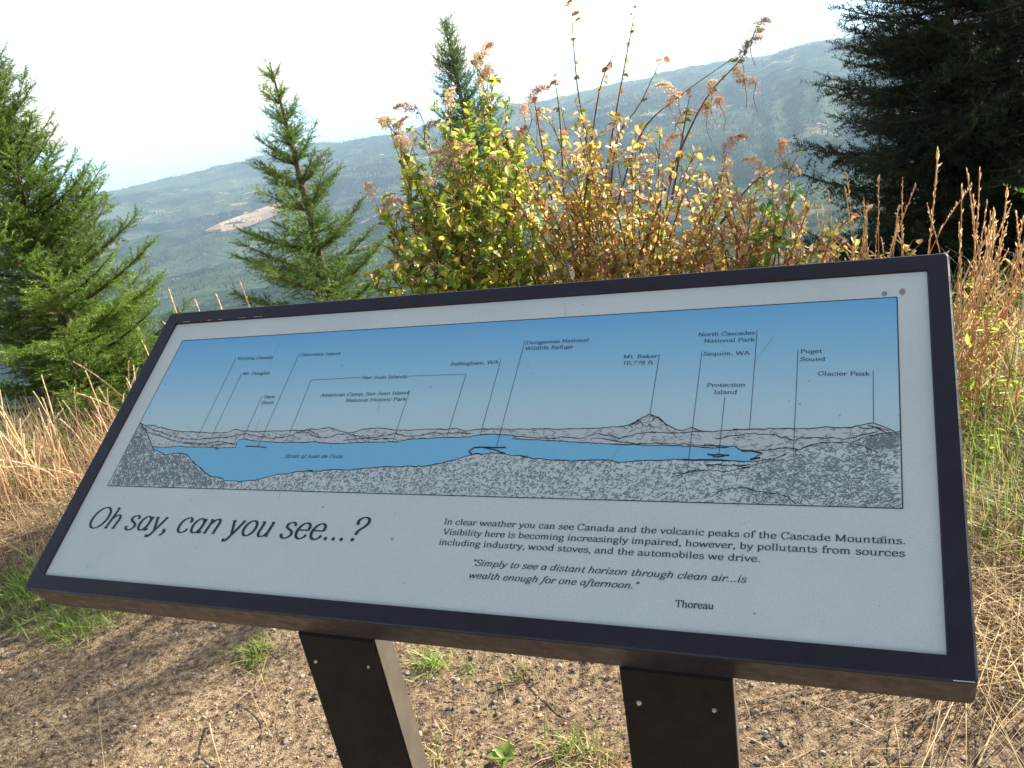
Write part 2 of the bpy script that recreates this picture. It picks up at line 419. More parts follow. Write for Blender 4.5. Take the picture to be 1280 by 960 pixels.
X0 = (TLu[0] + BLu[0]) / 2; X1 = (TRu[0] + BRu[0]) / 2; Y1 = (TLu[1] + TRu[1]) / 2; Y0 = (BLu[1] + BRu[1]) / 2
skyl = (cA([(183, 575), (215, 590), (232, 586), (262, 588), (285, 600), (300, 597), (325, 608), (350, 614), (400, 620), (480, 623), (560, 628), (640, 625), (665, 614), (690, 607), (710, 616), (740, 617), (800, 621), (900, 617), (1000, 613)])
        + cB([(0, 588), (40, 584), (80, 578), (105, 582), (140, 574), (180, 572), (205, 580), (240, 592), (270, 600), (300, 596), (340, 584), (380, 576), (430, 573), (460, 573), (490, 579), (530, 584), (600, 583), (640, 583), (690, 579), (740, 577), (800, 580), (850, 573), (875, 580), (900, 588), (940, 582), (1000, 577), (1060, 577), (1100, 578)])
        + cC([(0, 561), (60, 558), (100, 559), (160, 557), (220, 559), (300, 556), (380, 555), (440, 552), (480, 549), (530, 545), (550, 541), (580, 529), (605, 516), (635, 500), (661, 484), (680, 495), (703, 503), (722, 519), (745, 538), (785, 560), (815, 566), (835, 558), (862, 549), (880, 560), (905, 566), (960, 572), (1000, 567), (1040, 562), (1100, 563)])
        + cD([(250, 616), (330, 615), (420, 612), (500, 610), (560, 613), (580, 611), (610, 607), (640, 603), (668, 609), (700, 607), (740, 608), (760, 601), (800, 593), (830, 588), (855, 597), (880, 606), (905, 615), (925, 625), (943, 622)]))
north = (cA([(248, 700), (300, 703), (380, 698), (420, 700), (480, 702), (520, 701), (600, 706), (682, 703), (690, 680), (702, 662), (730, 659), (770, 667), (850, 674), (940, 679), (1040, 676)])
         + cB([(30, 650), (100, 648), (160, 654), (230, 656), (300, 651), (420, 648), (500, 645), (548, 646), (560, 638), (620, 632), (680, 628), (730, 627), (780, 622), (850, 623), (920, 621), (960, 612), (1000, 606), (1040, 604), (1100, 609), (1180, 614)])
         + cC([(0, 603), (80, 610), (140, 611), (200, 616), (270, 619), (340, 623), (420, 626), (480, 631), (530, 633), (600, 634), (660, 637), (730, 635), (800, 640), (880, 642), (960, 649), (1040, 648)])
         + cD([(130, 680), (200, 683), (260, 685), (285, 702), (340, 705), (378, 713), (350, 725), (335, 738)]))
south = (cD([(322, 749), (280, 747), (240, 744), (170, 741), (100, 740), (40, 742)])
         + cC([(1090, 713), (1020, 708), (950, 705), (890, 705), (830, 702), (760, 705), (700, 709), (650, 711), (600, 712), (560, 716), (530, 718), (500, 713), (450, 708), (380, 706), (300, 712), (250, 708), (200, 709), (150, 702), (100, 700), (40, 690)])
         + cB([(1240, 725), (1180, 720), (1120, 714), (1080, 706), (1040, 704), (1000, 712), (940, 713), (900, 724), (860, 738), (800, 753), (740, 767), (680, 775), (620, 778), (540, 780), (440, 781), (380, 786), (340, 790), (280, 795), (230, 795), (180, 796), (120, 803), (60, 805)])
         + cA([(1090, 825), (1040, 828), (1000, 831), (960, 841), (920, 845), (880, 850), (830, 862), (780, 874), (700, 880), (630, 878), (610, 866), (590, 860), (560, 858), (530, 841), (510, 820), (480, 797), (455, 772), (430, 744), (400, 733), (370, 734), (345, 736), (320, 743), (300, 732), (275, 724), (255, 712), (248, 700)]))
sk, no, so = UVs(skyl), UVs(north), UVs(south)
sk[0][0] = X0; sk[-1][0] = X1
psky = poly('printed_sky', [(X0, sk[0][1])] + sk[1:-1] + [(X1, sk[-1][1]), (X1, Y1), (X0, Y1)], .0002, M_psky, panel)
# land down to the lower border: near land with far band on top
nose = UVs(cA([(183, 575), (200, 598), (222, 640), (240, 680), (248, 700)]))
fl = UVs(cD([(322, 749), (400, 735), (475, 722), (505, 706), (580, 678), (660, 668), (750, 672), (830, 640), (880, 628), (943, 630)]))
near = [(X0, Y0)] + [(X0, sk[0][1])] + nose[1:-1] + so[::-1] + fl[1:-1] + [(X1, fl[-1][1]), (X1, Y0)]
poly('printed_near_land', near, .0002, M_pland, panel)
poly('printed_water', no + so[:-1], .0003, M_pwater, panel)
farp = [nose[-1]] + nose[1:-1][::-1] + [sk[0]] + sk[1:-1] + [(X1, sk[-1][1])] + [(X1, fl[-1][1])] + fl[::-1][1:] + no[::-1]
poly('printed_far_land', [tuple(p) for p in farp], .00015, M_pfar, panel)

# ---- ink work: all strokes are thin flat ribbons
class Ink:
    def __init__(s): s.V = []; s.F = []; s.k = 0
    def line(s, pts, w0, w1=None, z=.0005, closed=False):
        pts = np.asarray(pts, float); n = len(pts)
        if n < 2: return
        d = np.gradient(pts, axis=0)
        if closed: d = np.roll(pts, -1, 0) - np.roll(pts, 1, 0)
        d = d / (np.linalg.norm(d, axis=1)[:, None] + 1e-12); q = np.stack([-d[:, 1], d[:, 0]], 1)
        ww = np.broadcast_to(w0, (n,))[:, None] / 2
        s.k = (s.k + 1) % 9; zz = z + s.k * .000012
        L = np.concatenate([pts + q * ww, np.full((n, 1), zz)], 1); R = np.concatenate([pts - q * ww, np.full((n, 1), zz)], 1)
        o = len(s.V); s.V += [tuple(p) for p in L] + [tuple(p) for p in R]
        for i in range(n if closed else n - 1):
            j = (i + 1) % n; s.F.append((o + n + i, o + n + j, o + j, o + i))
    def disc(s, c, r, sy=1, z=.0005):
        o = len(s.V); s.V += [(c[0] + r * math.cos(a * math.pi / 4), c[1] + sy * r * math.sin(a * math.pi / 4), z) for a in range(8)]
        s.F += [(o, o + 1, o + 2, o + 3), (o, o + 3, o + 4, o + 7), (o + 7, o + 4, o + 5, o + 6)]
    def build(s, name, parent, m=None, kind=None):
        b = MB(); v = np.array(s.V); v[:, 2] += ZP; b.add(pl(v), np.array(s.F)); return tag(b.build(name, m or M_ink, parent), kind=kind)
def jit(pts, amp, step=.004):
    pts = np.asarray(pts, float); out = [pts[0]]
    for a, c in zip(pts[:-1], pts[1:]):
        k = max(1, int(np.linalg.norm(c - a) / step))
        for i in range(1, k + 1): out.append(a + (c - a) * i / k + rng.normal(0, amp, 2))
    return np.array(out)
PXM = .00075                                          # about one photo pixel on the panel, metres
ink = Ink()
ink.line([(X0, Y0), (X1, Y0)], .0011); ink.line([(X1, Y0), (X1, Y1)], .0011); ink.line([(X1, Y1), (X0, Y1)], .0011); ink.line([(X0, Y1), (X0, Y0)], .0009)
ink.build('picture_border', panel)
ink = Ink()
for P_ in (jit(sk, .0003), jit(no, .0003), jit(so, .0004)):
    ww = .0007 + .0009 * np.abs(rng.normal(0, .6, len(P_))); ink.line(P_, np.convolve(np.minimum(ww, .002), [.25, .5, .25], 'same'))
extra = [cA([(183, 575), (205, 605), (225, 640), (238, 668), (248, 700)]), cA([(215, 590), (250, 612), (300, 625), (340, 640), (400, 655), (470, 662), (560, 655), (640, 652), (690, 640), (740, 632), (800, 645), (870, 655), (930, 650), (975, 640), (1010, 625), (1060, 612), (1090, 625), (1127, 650)]),
         cA([(190, 590), (230, 625), (280, 640), (330, 660), (420, 678), (520, 684), (600, 672), (682, 690)]), cA([(410, 682), (480, 690), (560, 692), (684, 680)]),
         cB([(0, 600), (60, 596), (110, 622), (170, 624), (220, 606), (270, 602), (330, 615), (400, 625), (460, 615), (520, 604), (600, 618), (660, 612), (720, 598), (790, 604), (860, 596), (930, 604)]),
         cB([(250, 640), (330, 628), (420, 632), (500, 628), (545, 640)]), cC([(0, 592), (90, 600), (180, 602), (260, 598), (330, 604), (400, 580), (470, 590), (520, 602), (600, 580), (680, 574), (760, 578), (840, 574), (930, 570)]),
         cC([(380, 600), (450, 606), (520, 622), (600, 628), (700, 626), (830, 632), (930, 640)]), cC([(560, 545), (590, 530), (615, 515), (625, 535), (640, 548), (655, 535), (680, 552)]),
         cC([(661, 486), (680, 505), (668, 522), (695, 505), (720, 520), (740, 545)]), cC([(600, 512), (610, 528), (590, 545)]), cD([(340, 705), (400, 700), (460, 690), (520, 696)]),
         cD([(180, 655), (260, 640), (340, 632), (430, 640), (500, 660), (560, 650), (640, 650), (720, 655), (780, 640), (850, 625)]), cD([(505, 708), (545, 690), (580, 677), (620, 670), (660, 668), (710, 668), (755, 674), (800, 688), (855, 712)]),
         cD([(322, 749), (380, 742), (430, 735), (478, 718)]), cD([(745, 670), (790, 650), (840, 636), (885, 628), (943, 631)]), cD([(770, 604), (800, 612), (850, 606), (900, 618)]), cD([(810, 600), (840, 606), (870, 622), (910, 640)]),
         cD([(0, 812), (60, 795), (130, 785), (220, 790), (300, 775), (360, 755), (430, 738)]), cD([(140, 765), (200, 762), (270, 765), (330, 762)]), cD([(160, 895), (200, 870), (250, 858), (300, 855), (350, 875), (400, 880), (450, 882), (480, 898), (512, 922)]),
         cC([(770, 775), (820, 770), (860, 760), (900, 752)]), cC([(930, 730), (1000, 728), (1060, 733), (1140, 745)]), cC([(1095, 660), (1125, 665), (1160, 662)])]
for e_ in extra:
    P_ = jit(UVs(e_), .0005, .003); ink.line(P_, np.clip(.0006 + .0008 * np.abs(rng.normal(0, .6, len(P_))), .0004, .0018))
for e_, w_ in ((cB([(935, 714), (920, 697), (945, 679), (985, 674), (1050, 677), (1117, 676)]), .0022), (cB([(985, 674), (1020, 682), (1070, 693), (1113, 709)]), .0018), (cB([(940, 712), (970, 708), (990, 716)]), .0016),
               (cC([(937, 680), (965, 683), (990, 680), (1010, 684), (1042, 684)]), .002), (cC([(962, 690), (990, 693), (1020, 688)]), .0018), (cA([(735, 697), (790, 699), (845, 703)]), .0016), (cA([(575, 712), (594, 711)]), .0014),
               (cD([(285, 703), (330, 705), (370, 714)]), .0022), (cD([(322, 740), (345, 736), (365, 733)]), .0026)):
    ink.line(jit(UVs(e_), .0002, .004), w_)
ink.build('coast_and_ridge_lines', panel)
# hatching: thousands of short pen strokes (uncountable)
ink = Ink()
def pip(P, poly_):
    x, y = P[:, 0], P[:, 1]; c_ = np.zeros(len(P), bool); q = np.asarray(poly_, float); q2 = np.roll(q, -1, 0)
    for (xa, ya), (xb, yb) in zip(q, q2):
        if ya == yb: continue
        m = ((ya > y) != (yb > y)) & (x < (xb - xa) * (y - ya) / (yb - ya) + xa); c_ ^= m
    return c_
def hatch(poly_, num, ln, wd, angf, curve=.4):
    q = np.asarray(poly_, float); lo, hi = q.min(0), q.max(0)
    P = rng.uniform(lo, hi, (num, 2)); P = P[pip(P, q)]
    for p in P:
        a = angf(p) + rng.normal(0, .45); l = ln * rng.uniform(.4, 1.3); cv = rng.normal(0, curve)
        p1 = p + l * np.array([math.cos(a), math.sin(a)]) / 2; p2 = p1 + l * np.array([math.cos(a + cv), math.sin(a + cv)]) / 2
        if not pip(np.array([p2]), q)[0]: continue
        ink.line([p, p1, p2], wd * rng.uniform(.5, 1.3), z=.0004)
lm = [(X0, Y0)] + [(X0, sk[0][1])] + nose[1:] + UVs(cA([(275, 724), (320, 743), (400, 733), (430, 744), (480, 797), (530, 841), (590, 862), (630, 878), (640, 915)]))
hatch(lm, 1500, .012, .0011, lambda p: -.9 + 3 * (p[0] - X0), .9)
hatch(near, 15000, .0042, .0008, lambda p: rng.choice([0, .2, -.3, 1.2]), .8)
hatch(farp, 2600, .006, .0007, lambda p: rng.choice([.1, -.2, .5]), .5)
hill = UVs(cD([(505, 708), (580, 677), (660, 668), (755, 674), (830, 640), (885, 628), (943, 631)])) + [(X1, Y0), tuple(uv(*cD([(300, 915)])[0])), tuple(uv(*cD([(320, 780)])[0]))]
hatch(hill, 900, .007, .0008, lambda p: -.5 + 6 * (p[0] - .4), .8)
hr = UVs(cD([(750, 674), (830, 640), (885, 630), (940, 632), (944, 690), (850, 712)])); hatch(hr, 260, .005, .0012, lambda p: .8, .8)
ink.build('hatching', panel, M_ink2, kind='stuff')
# leader lines, one part each
for ls in ([(294.6, 446.5), (241.4, 555.3)], [(301.5, 465.7), (262.5, 548.1)], [(327.2, 493.5), (303, 547.6)], [(373.7, 440.8), (321.7, 557.7)],
           [(450.9, 471), (388.3, 474.3), (357.6, 550)], [(509.9, 469.4), (582.1, 466.8), (558, 544.8)], [(511.8, 487.2), (490.7, 550)], [(625.9, 448), (599.7, 543)],
           [(655.9, 424.4), (620.3, 556.6)], [(824.1, 441), (812.1, 516)], [(877, 438.4), (858.8, 587.1)], [(905.6, 495), (898, 569.7)], [(946.3, 411.3), (936.7, 534.9)],
           [(997.4, 435.5), (991.6, 563.6)], [(1091.3, 462.1), (1091.9, 528.2)]):
    ink = Ink(); U_ = UVs(ls)
    for a, c_ in zip(U_[:-1], U_[1:]): ink.line([a, c_], .0006, z=.0006)
    ink.build('leader_line', panel)

# ---- stroke-built serif lettering
GL = {
'a': (.50, "C .08,.38 .15,.485 .29,.49 .37,.40 .37,.25;L .37,.35 .37,.1;C .37,.12 .41,.01 .49,.05;C .37,.30 .2,.27 .08,.18 .09,.04 .2,-.01 .30,.03 .37,.12"),
'b': (.54, "L .12,.76 .12,.02;O .29,.25,.17,.245;S .08,.76,.06"), 'c': (.48, "C .42,.38 .36,.48 .25,.5 .12,.42 .07,.25 .12,.07 .26,-.01 .38,.04 .43,.13;D .40,.39"),
'd': (.56, "O .25,.25,.17,.245;L .42,.76 .42,0;S .38,.76,.05;S .46,0,.05"), 'e': (.49, "L .08,.27 .42,.27;C .42,.27 .39,.43 .26,.5 .13,.43 .07,.25 .13,.07 .27,-.01 .39,.05 .43,.13"),
'f': (.33, "C .38,.70 .31,.77 .22,.74 .17,.62 .17,.5;L .17,.6 .17,0;S .17,0,.1;S .18,.485,.13;D .36,.69"),
'g': (.50, "O .23,.32,.155,.18;C .17,.15 .11,.1 .14,.03 .30,.0 .42,-.07 .38,-.2 .22,-.24 .08,-.18 .08,-.08 .16,0;L .36,.43 .46,.48"),
'h': (.56, "L .12,.76 .12,0;C .12,.34 .22,.47 .34,.49 .42,.38 .42,.25;L .42,.33 .42,0;S .12,0,.09;S .42,0,.09;S .08,.76,.05"), 'i': (.27, "L .13,.49 .13,0;S .13,0,.09;S .09,.485,.06;D .13,.67"),
'k': (.52, "L .12,.76 .12,0;L .4,.49 .14,.2;L .21,.28 .44,0;S .12,0,.09;S .43,0,.08;S .39,.485,.08;S .08,.76,.05"), 'l': (.27, "L .13,.76 .13,0;S .13,0,.09;S .09,.76,.06"),
'm': (.82, "L .12,.49 .12,0;C .12,.34 .2,.47 .3,.49 .39,.38 .39,.25;L .39,.33 .39,0;C .39,.34 .48,.47 .58,.49 .66,.38 .66,.25;L .66,.33 .66,0;S .12,0,.08;S .39,0,.08;S .66,0,.08;S .08,.485,.05"),
'n': (.56, "L .12,.49 .12,0;C .12,.34 .22,.47 .34,.49 .42,.38 .42,.25;L .42,.33 .42,0;S .12,0,.09;S .42,0,.09;S .08,.485,.05"), 'o': (.52, "O .26,.25,.19,.25"),
'p': (.54, "L .12,.49 .12,-.23;O .29,.25,.17,.245;S .12,-.23,.09;S .08,.485,.05"), 'q': (.56, "O .25,.25,.17,.245;L .42,.49 .42,-.23;S .42,-.23,.09"),
'r': (.40, "L .12,.49 .12,0;C .12,.3 .2,.45 .29,.5 .36,.45;D .36,.42;S .12,0,.1;S .08,.485,.05"), 's': (.43, "C .36,.39 .30,.48 .20,.5 .1,.45 .1,.35 .2,.28 .33,.21 .37,.1 .28,0 .17,-.01 .08,.05 .06,.12"),
't': (.35, "L .16,.64 .16,.1;C .16,.14 .2,.0 .28,-.01 .34,.06;S .18,.485,.14"), 'u': (.57, "L .12,.49 .12,.2;C .12,.25 .13,.08 .22,0 .34,.03 .42,.15;L .42,.49 .42,0;S .08,.485,.06;S .39,.485,.05;S .46,0,.05"),
'v': (.48, "L .06,.49 .24,0;L .24,0 .42,.49;S .07,.485,.08;S .42,.485,.07"), 'w': (.73, "L .05,.49 .2,0;L .2,0 .36,.47;L .36,.47 .51,0;L .51,0 .67,.49;S .06,.485,.07;S .67,.485,.07"),
'y': (.49, "L .06,.49 .25,.02;C .43,.49 .34,.22 .25,-.02 .17,-.18 .08,-.21;D .09,-.18;S .07,.485,.08;S .42,.485,.07"), 'z': (.45, "L .07,.36 .07,.47;L .07,.47 .38,.47;L .38,.47 .06,.02;L .06,.02 .4,.02;L .4,.02 .4,.13"),
'A': (.70, "L .36,.74 .08,0;L .36,.74 .64,0;L .18,.26 .54,.26;S .08,0,.09;S .63,0,.1"), 'B': (.62, "L .14,.74 .14,0;C .14,.73 .38,.72 .46,.57 .38,.41 .14,.39;C .14,.39 .42,.38 .54,.2 .42,.02 .14,.01;S .1,.73,.07;S .1,.01,.07"),
'C': (.67, "C .58,.54 .5,.7 .36,.75 .18,.67 .07,.37 .18,.07 .36,-.01 .52,.05 .6,.18;L .59,.74 .59,.55"), 'D': (.70, "L .14,.74 .14,0;C .14,.73 .4,.72 .57,.58 .62,.37 .57,.16 .4,.02 .14,.01;S .1,.73,.07;S .1,.01,.07"),
'F': (.58, "L .14,.74 .14,0;L .1,.73 .52,.73;L .52,.73 .52,.58;L .14,.39 .4,.39;L .4,.46 .4,.32;S .14,0,.1;S .1,.73,.07"), 'G': (.71, "C .58,.54 .5,.7 .36,.75 .18,.67 .07,.37 .18,.07 .36,-.01 .5,.03 .6,.12;L .6,.3 .6,.05;S .58,.3,.1;L .59,.74 .59,.55"),
'H': (.72, "L .14,.74 .14,0;L .58,.74 .58,0;L .14,.38 .58,.38;S .14,0,.09;S .14,.74,.09;S .58,0,.09;S .58,.74,.09"), 'I': (.33, "L .17,.74 .17,0;S .17,0,.1;S .17,.74,.1"),
'J': (.42, "L .28,.74 .28,.2;C .28,.3 .27,.08 .2,-.01 .1,.0 .06,.08;S .28,.74,.1"), 'M': (.86, "L .14,0 .14,.74;L .14,.74 .42,.04;L .42,.04 .7,.74;L .7,.74 .7,0;S .13,0,.08;S .7,0,.09;S .1,.74,.06;S .74,.74,.06"),
'N': (.72, "L .14,0 .14,.74;L .14,.74 .58,0;L .58,0 .58,.74;S .13,0,.08;S .1,.74,.06;S .58,.74,.08"), 'O': (.74, "O .37,.37,.3,.385"), 'P': (.58, "L .14,.74 .14,0;C .14,.73 .42,.72 .52,.55 .42,.37 .14,.35;S .14,0,.1;S .1,.73,.07"),
'R': (.66, "L .14,.74 .14,0;C .14,.73 .42,.72 .5,.56 .4,.38 .14,.37;L .34,.37 .58,0;S .14,0,.1;S .6,0,.07;S .1,.73,.07"), 'S': (.58, "C .49,.56 .43,.7 .3,.75 .15,.7 .11,.56 .2,.44 .36,.36 .5,.24 .48,.08 .34,-.01 .18,.03 .08,.18;L .49,.73 .49,.58;L .08,0 .08,.16"),
'T': (.65, "L .32,.73 .32,0;L .05,.73 .59,.73;L .05,.73 .05,.58;L .59,.73 .59,.58;S .32,0,.11"), 'V': (.68, "L .08,.74 .35,0;L .35,0 .61,.74;S .09,.74,.1;S .6,.74,.08"),
'W': (.96, "L .07,.74 .27,0;L .27,0 .48,.72;L .48,.72 .69,0;L .69,0 .9,.74;S .08,.74,.1;S .48,.74,.08;S .9,.74,.08"),
'0': (.52, "O .26,.36,.18,.37"), '1': (.42, "L .21,.74 .21,0;L .08,.64 .21,.74;S .21,0,.12"), '7': (.50, "L .08,.6 .08,.72;L .08,.72 .45,.72;L .45,.72 .2,0"), '8': (.52, "O .26,.55,.14,.18;O .26,.18,.18,.19"),
'?': (.48, "C .08,.56 .1,.69 .22,.75 .36,.71 .41,.58 .34,.45 .24,.34 .21,.2;D .21,.05;D .1,.56"), '.': (.25, "D .12,.04"), ',': (.25, "D .12,.04;C .16,.05 .15,-.06 .07,-.14"),
'“': (.32, "D .09,.6;C .06,.62 .07,.7 .12,.75;D .23,.6;C .2,.62 .21,.7 .26,.75"), '”': (.32, "D .09,.72;C .12,.72 .11,.64 .06,.58;D .23,.72;C .26,.72 .25,.64 .2,.58"), ' ': (.27, "")}
GI = {'a': (.54, "O .25,.25,.17,.245;L .42,.49 .41,.1;C .41,.14 .42,.01 .52,.06"), 'f': (.33, "C .42,.70 .36,.77 .27,.74 .21,.62 .17,.3 .13,0 .08,-.18 0,-.22 -.05,-.18;S .19,.485,.13"),
      'n': (.56, "L .12,.49 .12,0;C .12,.30 .24,.47 .36,.49 .42,.38 .42,.25;L .42,.33 .42,.05;S .43,0,.07;S .08,.485,.05;S .12,0,.07")}
def catmull(P, k=5):
    P = np.asarray(P, float)
    if len(P) < 3: return P
    Q = np.vstack([2 * P[0] - P[1], P, 2 * P[-1] - P[-2]]); out = []
    for i in range(1, len(Q) - 2):
        for t in np.arange(k) / k:
            out.append(.5 * (2 * Q[i] + (Q[i + 1] - Q[i - 1]) * t + (2 * Q[i - 1] - 5 * Q[i] + 4 * Q[i + 1] - Q[i + 2]) * t * t + (3 * Q[i] - Q[i - 1] - 3 * Q[i + 1] + Q[i + 2]) * t ** 3))
    return np.array(out + [P[-1]])
def letter(text, p0, p1, cap, name, italic=False, thick=.095, thin=.04, parent=None):
    """sets one line from baseline start p0 to baseline end p1 (photo pixels), cap height in metres"""
    a, c_ = uv(*p0), uv(*p1); tot = sum((GI.get(ch) if italic and ch in GI else GL[ch])[0] for ch in text)
    s = cap / .74; sx = np.linalg.norm(c_ - a) / tot; ex = (c_ - a) / np.linalg.norm(c_ - a); ey = np.array([-ex[1], ex[0]]); sh = .24 if italic else 0
    ink = Ink(); x = 0
    for ch in text:
        adv, spec = GI[ch] if italic and ch in GI else GL[ch]
        def tr(P): P = np.asarray(P, float); return a + np.outer((P[:, 0] + x + sh * (P[:, 1] - .25)) * sx, ex) + np.outer(P[:, 1] * s, ey)
        def W(P, closed=False):
            d = np.roll(P, -1, 0) - np.roll(P, 1, 0) if closed else np.gradient(P, axis=0)
            d = d / (np.linalg.norm(d, axis=1)[:, None] + 1e-9)
            return (thin + (thick - thin) * np.abs(d[:, 0] * .2 - d[:, 1] * .98) ** 1.4) * min(s, sx * 1.25)
        for st in filter(None, spec.split(';')):
            k, r_ = st[0], st[2:]
            if k in 'LC':
                P = np.array([[float(v) for v in q.split(',')] for q in r_.split()]); P = catmull(P) if k == 'C' else P
                ink.line(tr(P), W(P), z=.0006)
            elif k == 'O':
                cx, cy, rx, ry = map(float, r_.split(',')); t = np.arange(20) * 2 * np.pi / 20; P = np.stack([cx + rx * np.cos(t), cy + ry * np.sin(t)], 1); ink.line(tr(P), W(P, True), z=.0006, closed=True)
            elif k == 'S':
                cx, cy, h = map(float, r_.split(',')); h *= .75 if italic else 1; P = np.array([(cx - h, cy + (.0 if cy < .3 else -.015)), (cx + h, cy + (.0 if cy < .3 else -.015))]); P[:, 1] += .02 if cy < .3 else 0; ink.line(tr(P), thin * s * 1.05, z=.0006)
            elif k == 'D':
                cx, cy = map(float, r_.split(',')); ink.disc(tr([(cx, cy)])[0], .058 * s * (thick / .095), z=.0007)
        x += adv
    return ink.build(name, parent or panel)
tcap = uv(127.3, 631.6)[1] - uv(119.5, 659.2)[1]
letter('Oh say, can you see...?', (106.5, 658.6), (452, 676.6), tcap * .92, 'title_lettering', True, .095, .036)
bc = abs(uv(557, 645.9)[1] - uv(554.5, 654.4)[1]) * .81
for t_, a_, b_ in (('In clear weather you can see Canada and the volcanic peaks of the Cascade Mountains.', (553.5, 654.4), (1132.8, 679.5)),
                   ('Visibility here is becoming increasingly impaired, however, by pollutants from sources', (552.1, 667.2), (1131.6, 695.2)),
                   ('including industry, wood stoves, and the automobiles we drive.', (547.3, 680), (950.5, 701.8))):
    letter(t_, a_, b_, bc, 'text_line', thick=.12, thin=.052)
letter('“Simply to see a distant horizon through clean air...is', (588.6, 706), (933, 727.7), bc, 'text_line', True, .12, .052)
letter('wealth enough for one afternoon.”', (584.8, 721.7), (796.7, 735.5), bc, 'text_line', True, .12, .052)
letter('Thoreau', (843, 758), (892, 761), bc, 'text_line', thick=.12, thin=.052)
lc = abs(uv(1087, 463)[1] - uv(1087, 468.6)[1]) * .88
for t_, a_, b_ in (('Victoria, Canada', (295.3, 449.2), (339.9, 447.5)), ('Mt. Douglas', (302, 468.1), (336, 467.1)), ('Haro', (328.4, 497.3), (342.3, 496.9)), ('Strait', (325.5, 504.5), (340.8, 504)),
                   ('Discovery Island', (374, 444.5), (424.5, 442.7)), ('San Juan Islands', (451.5, 473.1), (508.3, 471.7)), ('American Camp, San Juan Island', (399.3, 495.2), (510.1, 491.9)),
                   ('National Historic Park', (430.9, 501.7), (506.8, 499.8)), ('Bellingham, WA', (562.2, 456.2), (622.2, 453.7)), ('Dungeness National', (656.7, 429.6), (735.8, 425.9)), ('Wildlife Refuge', (655.3, 436.9), (715.6, 434.3)),
                   ('Mt. Baker', (778.5, 447), (821.3, 446.3)), ('10,778 ft.', (778, 454.8), (818.5, 454.3)), ('North Cascades', (872.3, 419.5), (943.6, 417)), ('National Park', (879.3, 427.3), (943.6, 425.5)),
                   ('Sequim, WA', (878.4, 443.6), (937, 442.4)), ('Protection', (882.9, 482.9), (931.4, 482.3)), ('Island', (891.4, 491.7), (921.2, 491.4)), ('Puget', (1000, 440.6), (1027.5, 440)), ('Sound', (999.7, 450.3), (1031.7, 450)),
                   ('Glacier Peak', (1021.8, 468.4), (1087.5, 468.4))):
    letter(t_, a_, b_, lc, 'picture_label', thick=.12, thin=.055)
letter('Strait of Juan de Fuca', (354.5, 571.4), (427, 571.8), lc, 'picture_label', True, .12, .055)
# dried specks and faint run marks on the sheet
ink = Ink()
for k in range(130):
    ink.disc((rng.uniform(-IW, IW), rng.uniform(-IH, IH)), .0003 + .0011 * rng.random() ** 4, rng.uniform(.6, 1.6), z=.0009)
for k in range(10):
    u_, v_ = rng.uniform(-IW, IW), rng.uniform(-IH + .1, IH); a_ = rng.normal(-1.57, .25); l_ = rng.uniform(.01, .05); ink.line([(u_, v_), (u_ + l_ * math.cos(a_), max(-IH, v_ + l_ * math.sin(a_)))], .0004, z=.0009)
ink.build('dirt_specks', panel, mat('dried_dirt', (.26, .27, .26), .9), kind='stuff')
# chips in the print near the upper right corner
ink = Ink(); ink.disc(uv(1105.5, 366), .0032, 1.2); ink.disc(uv(1128, 363.5), .0034, 1.5, z=.0004); ch_ = ink.build('print_chip', panel, mat('chip_grey', (.22, .2, .2), .8))

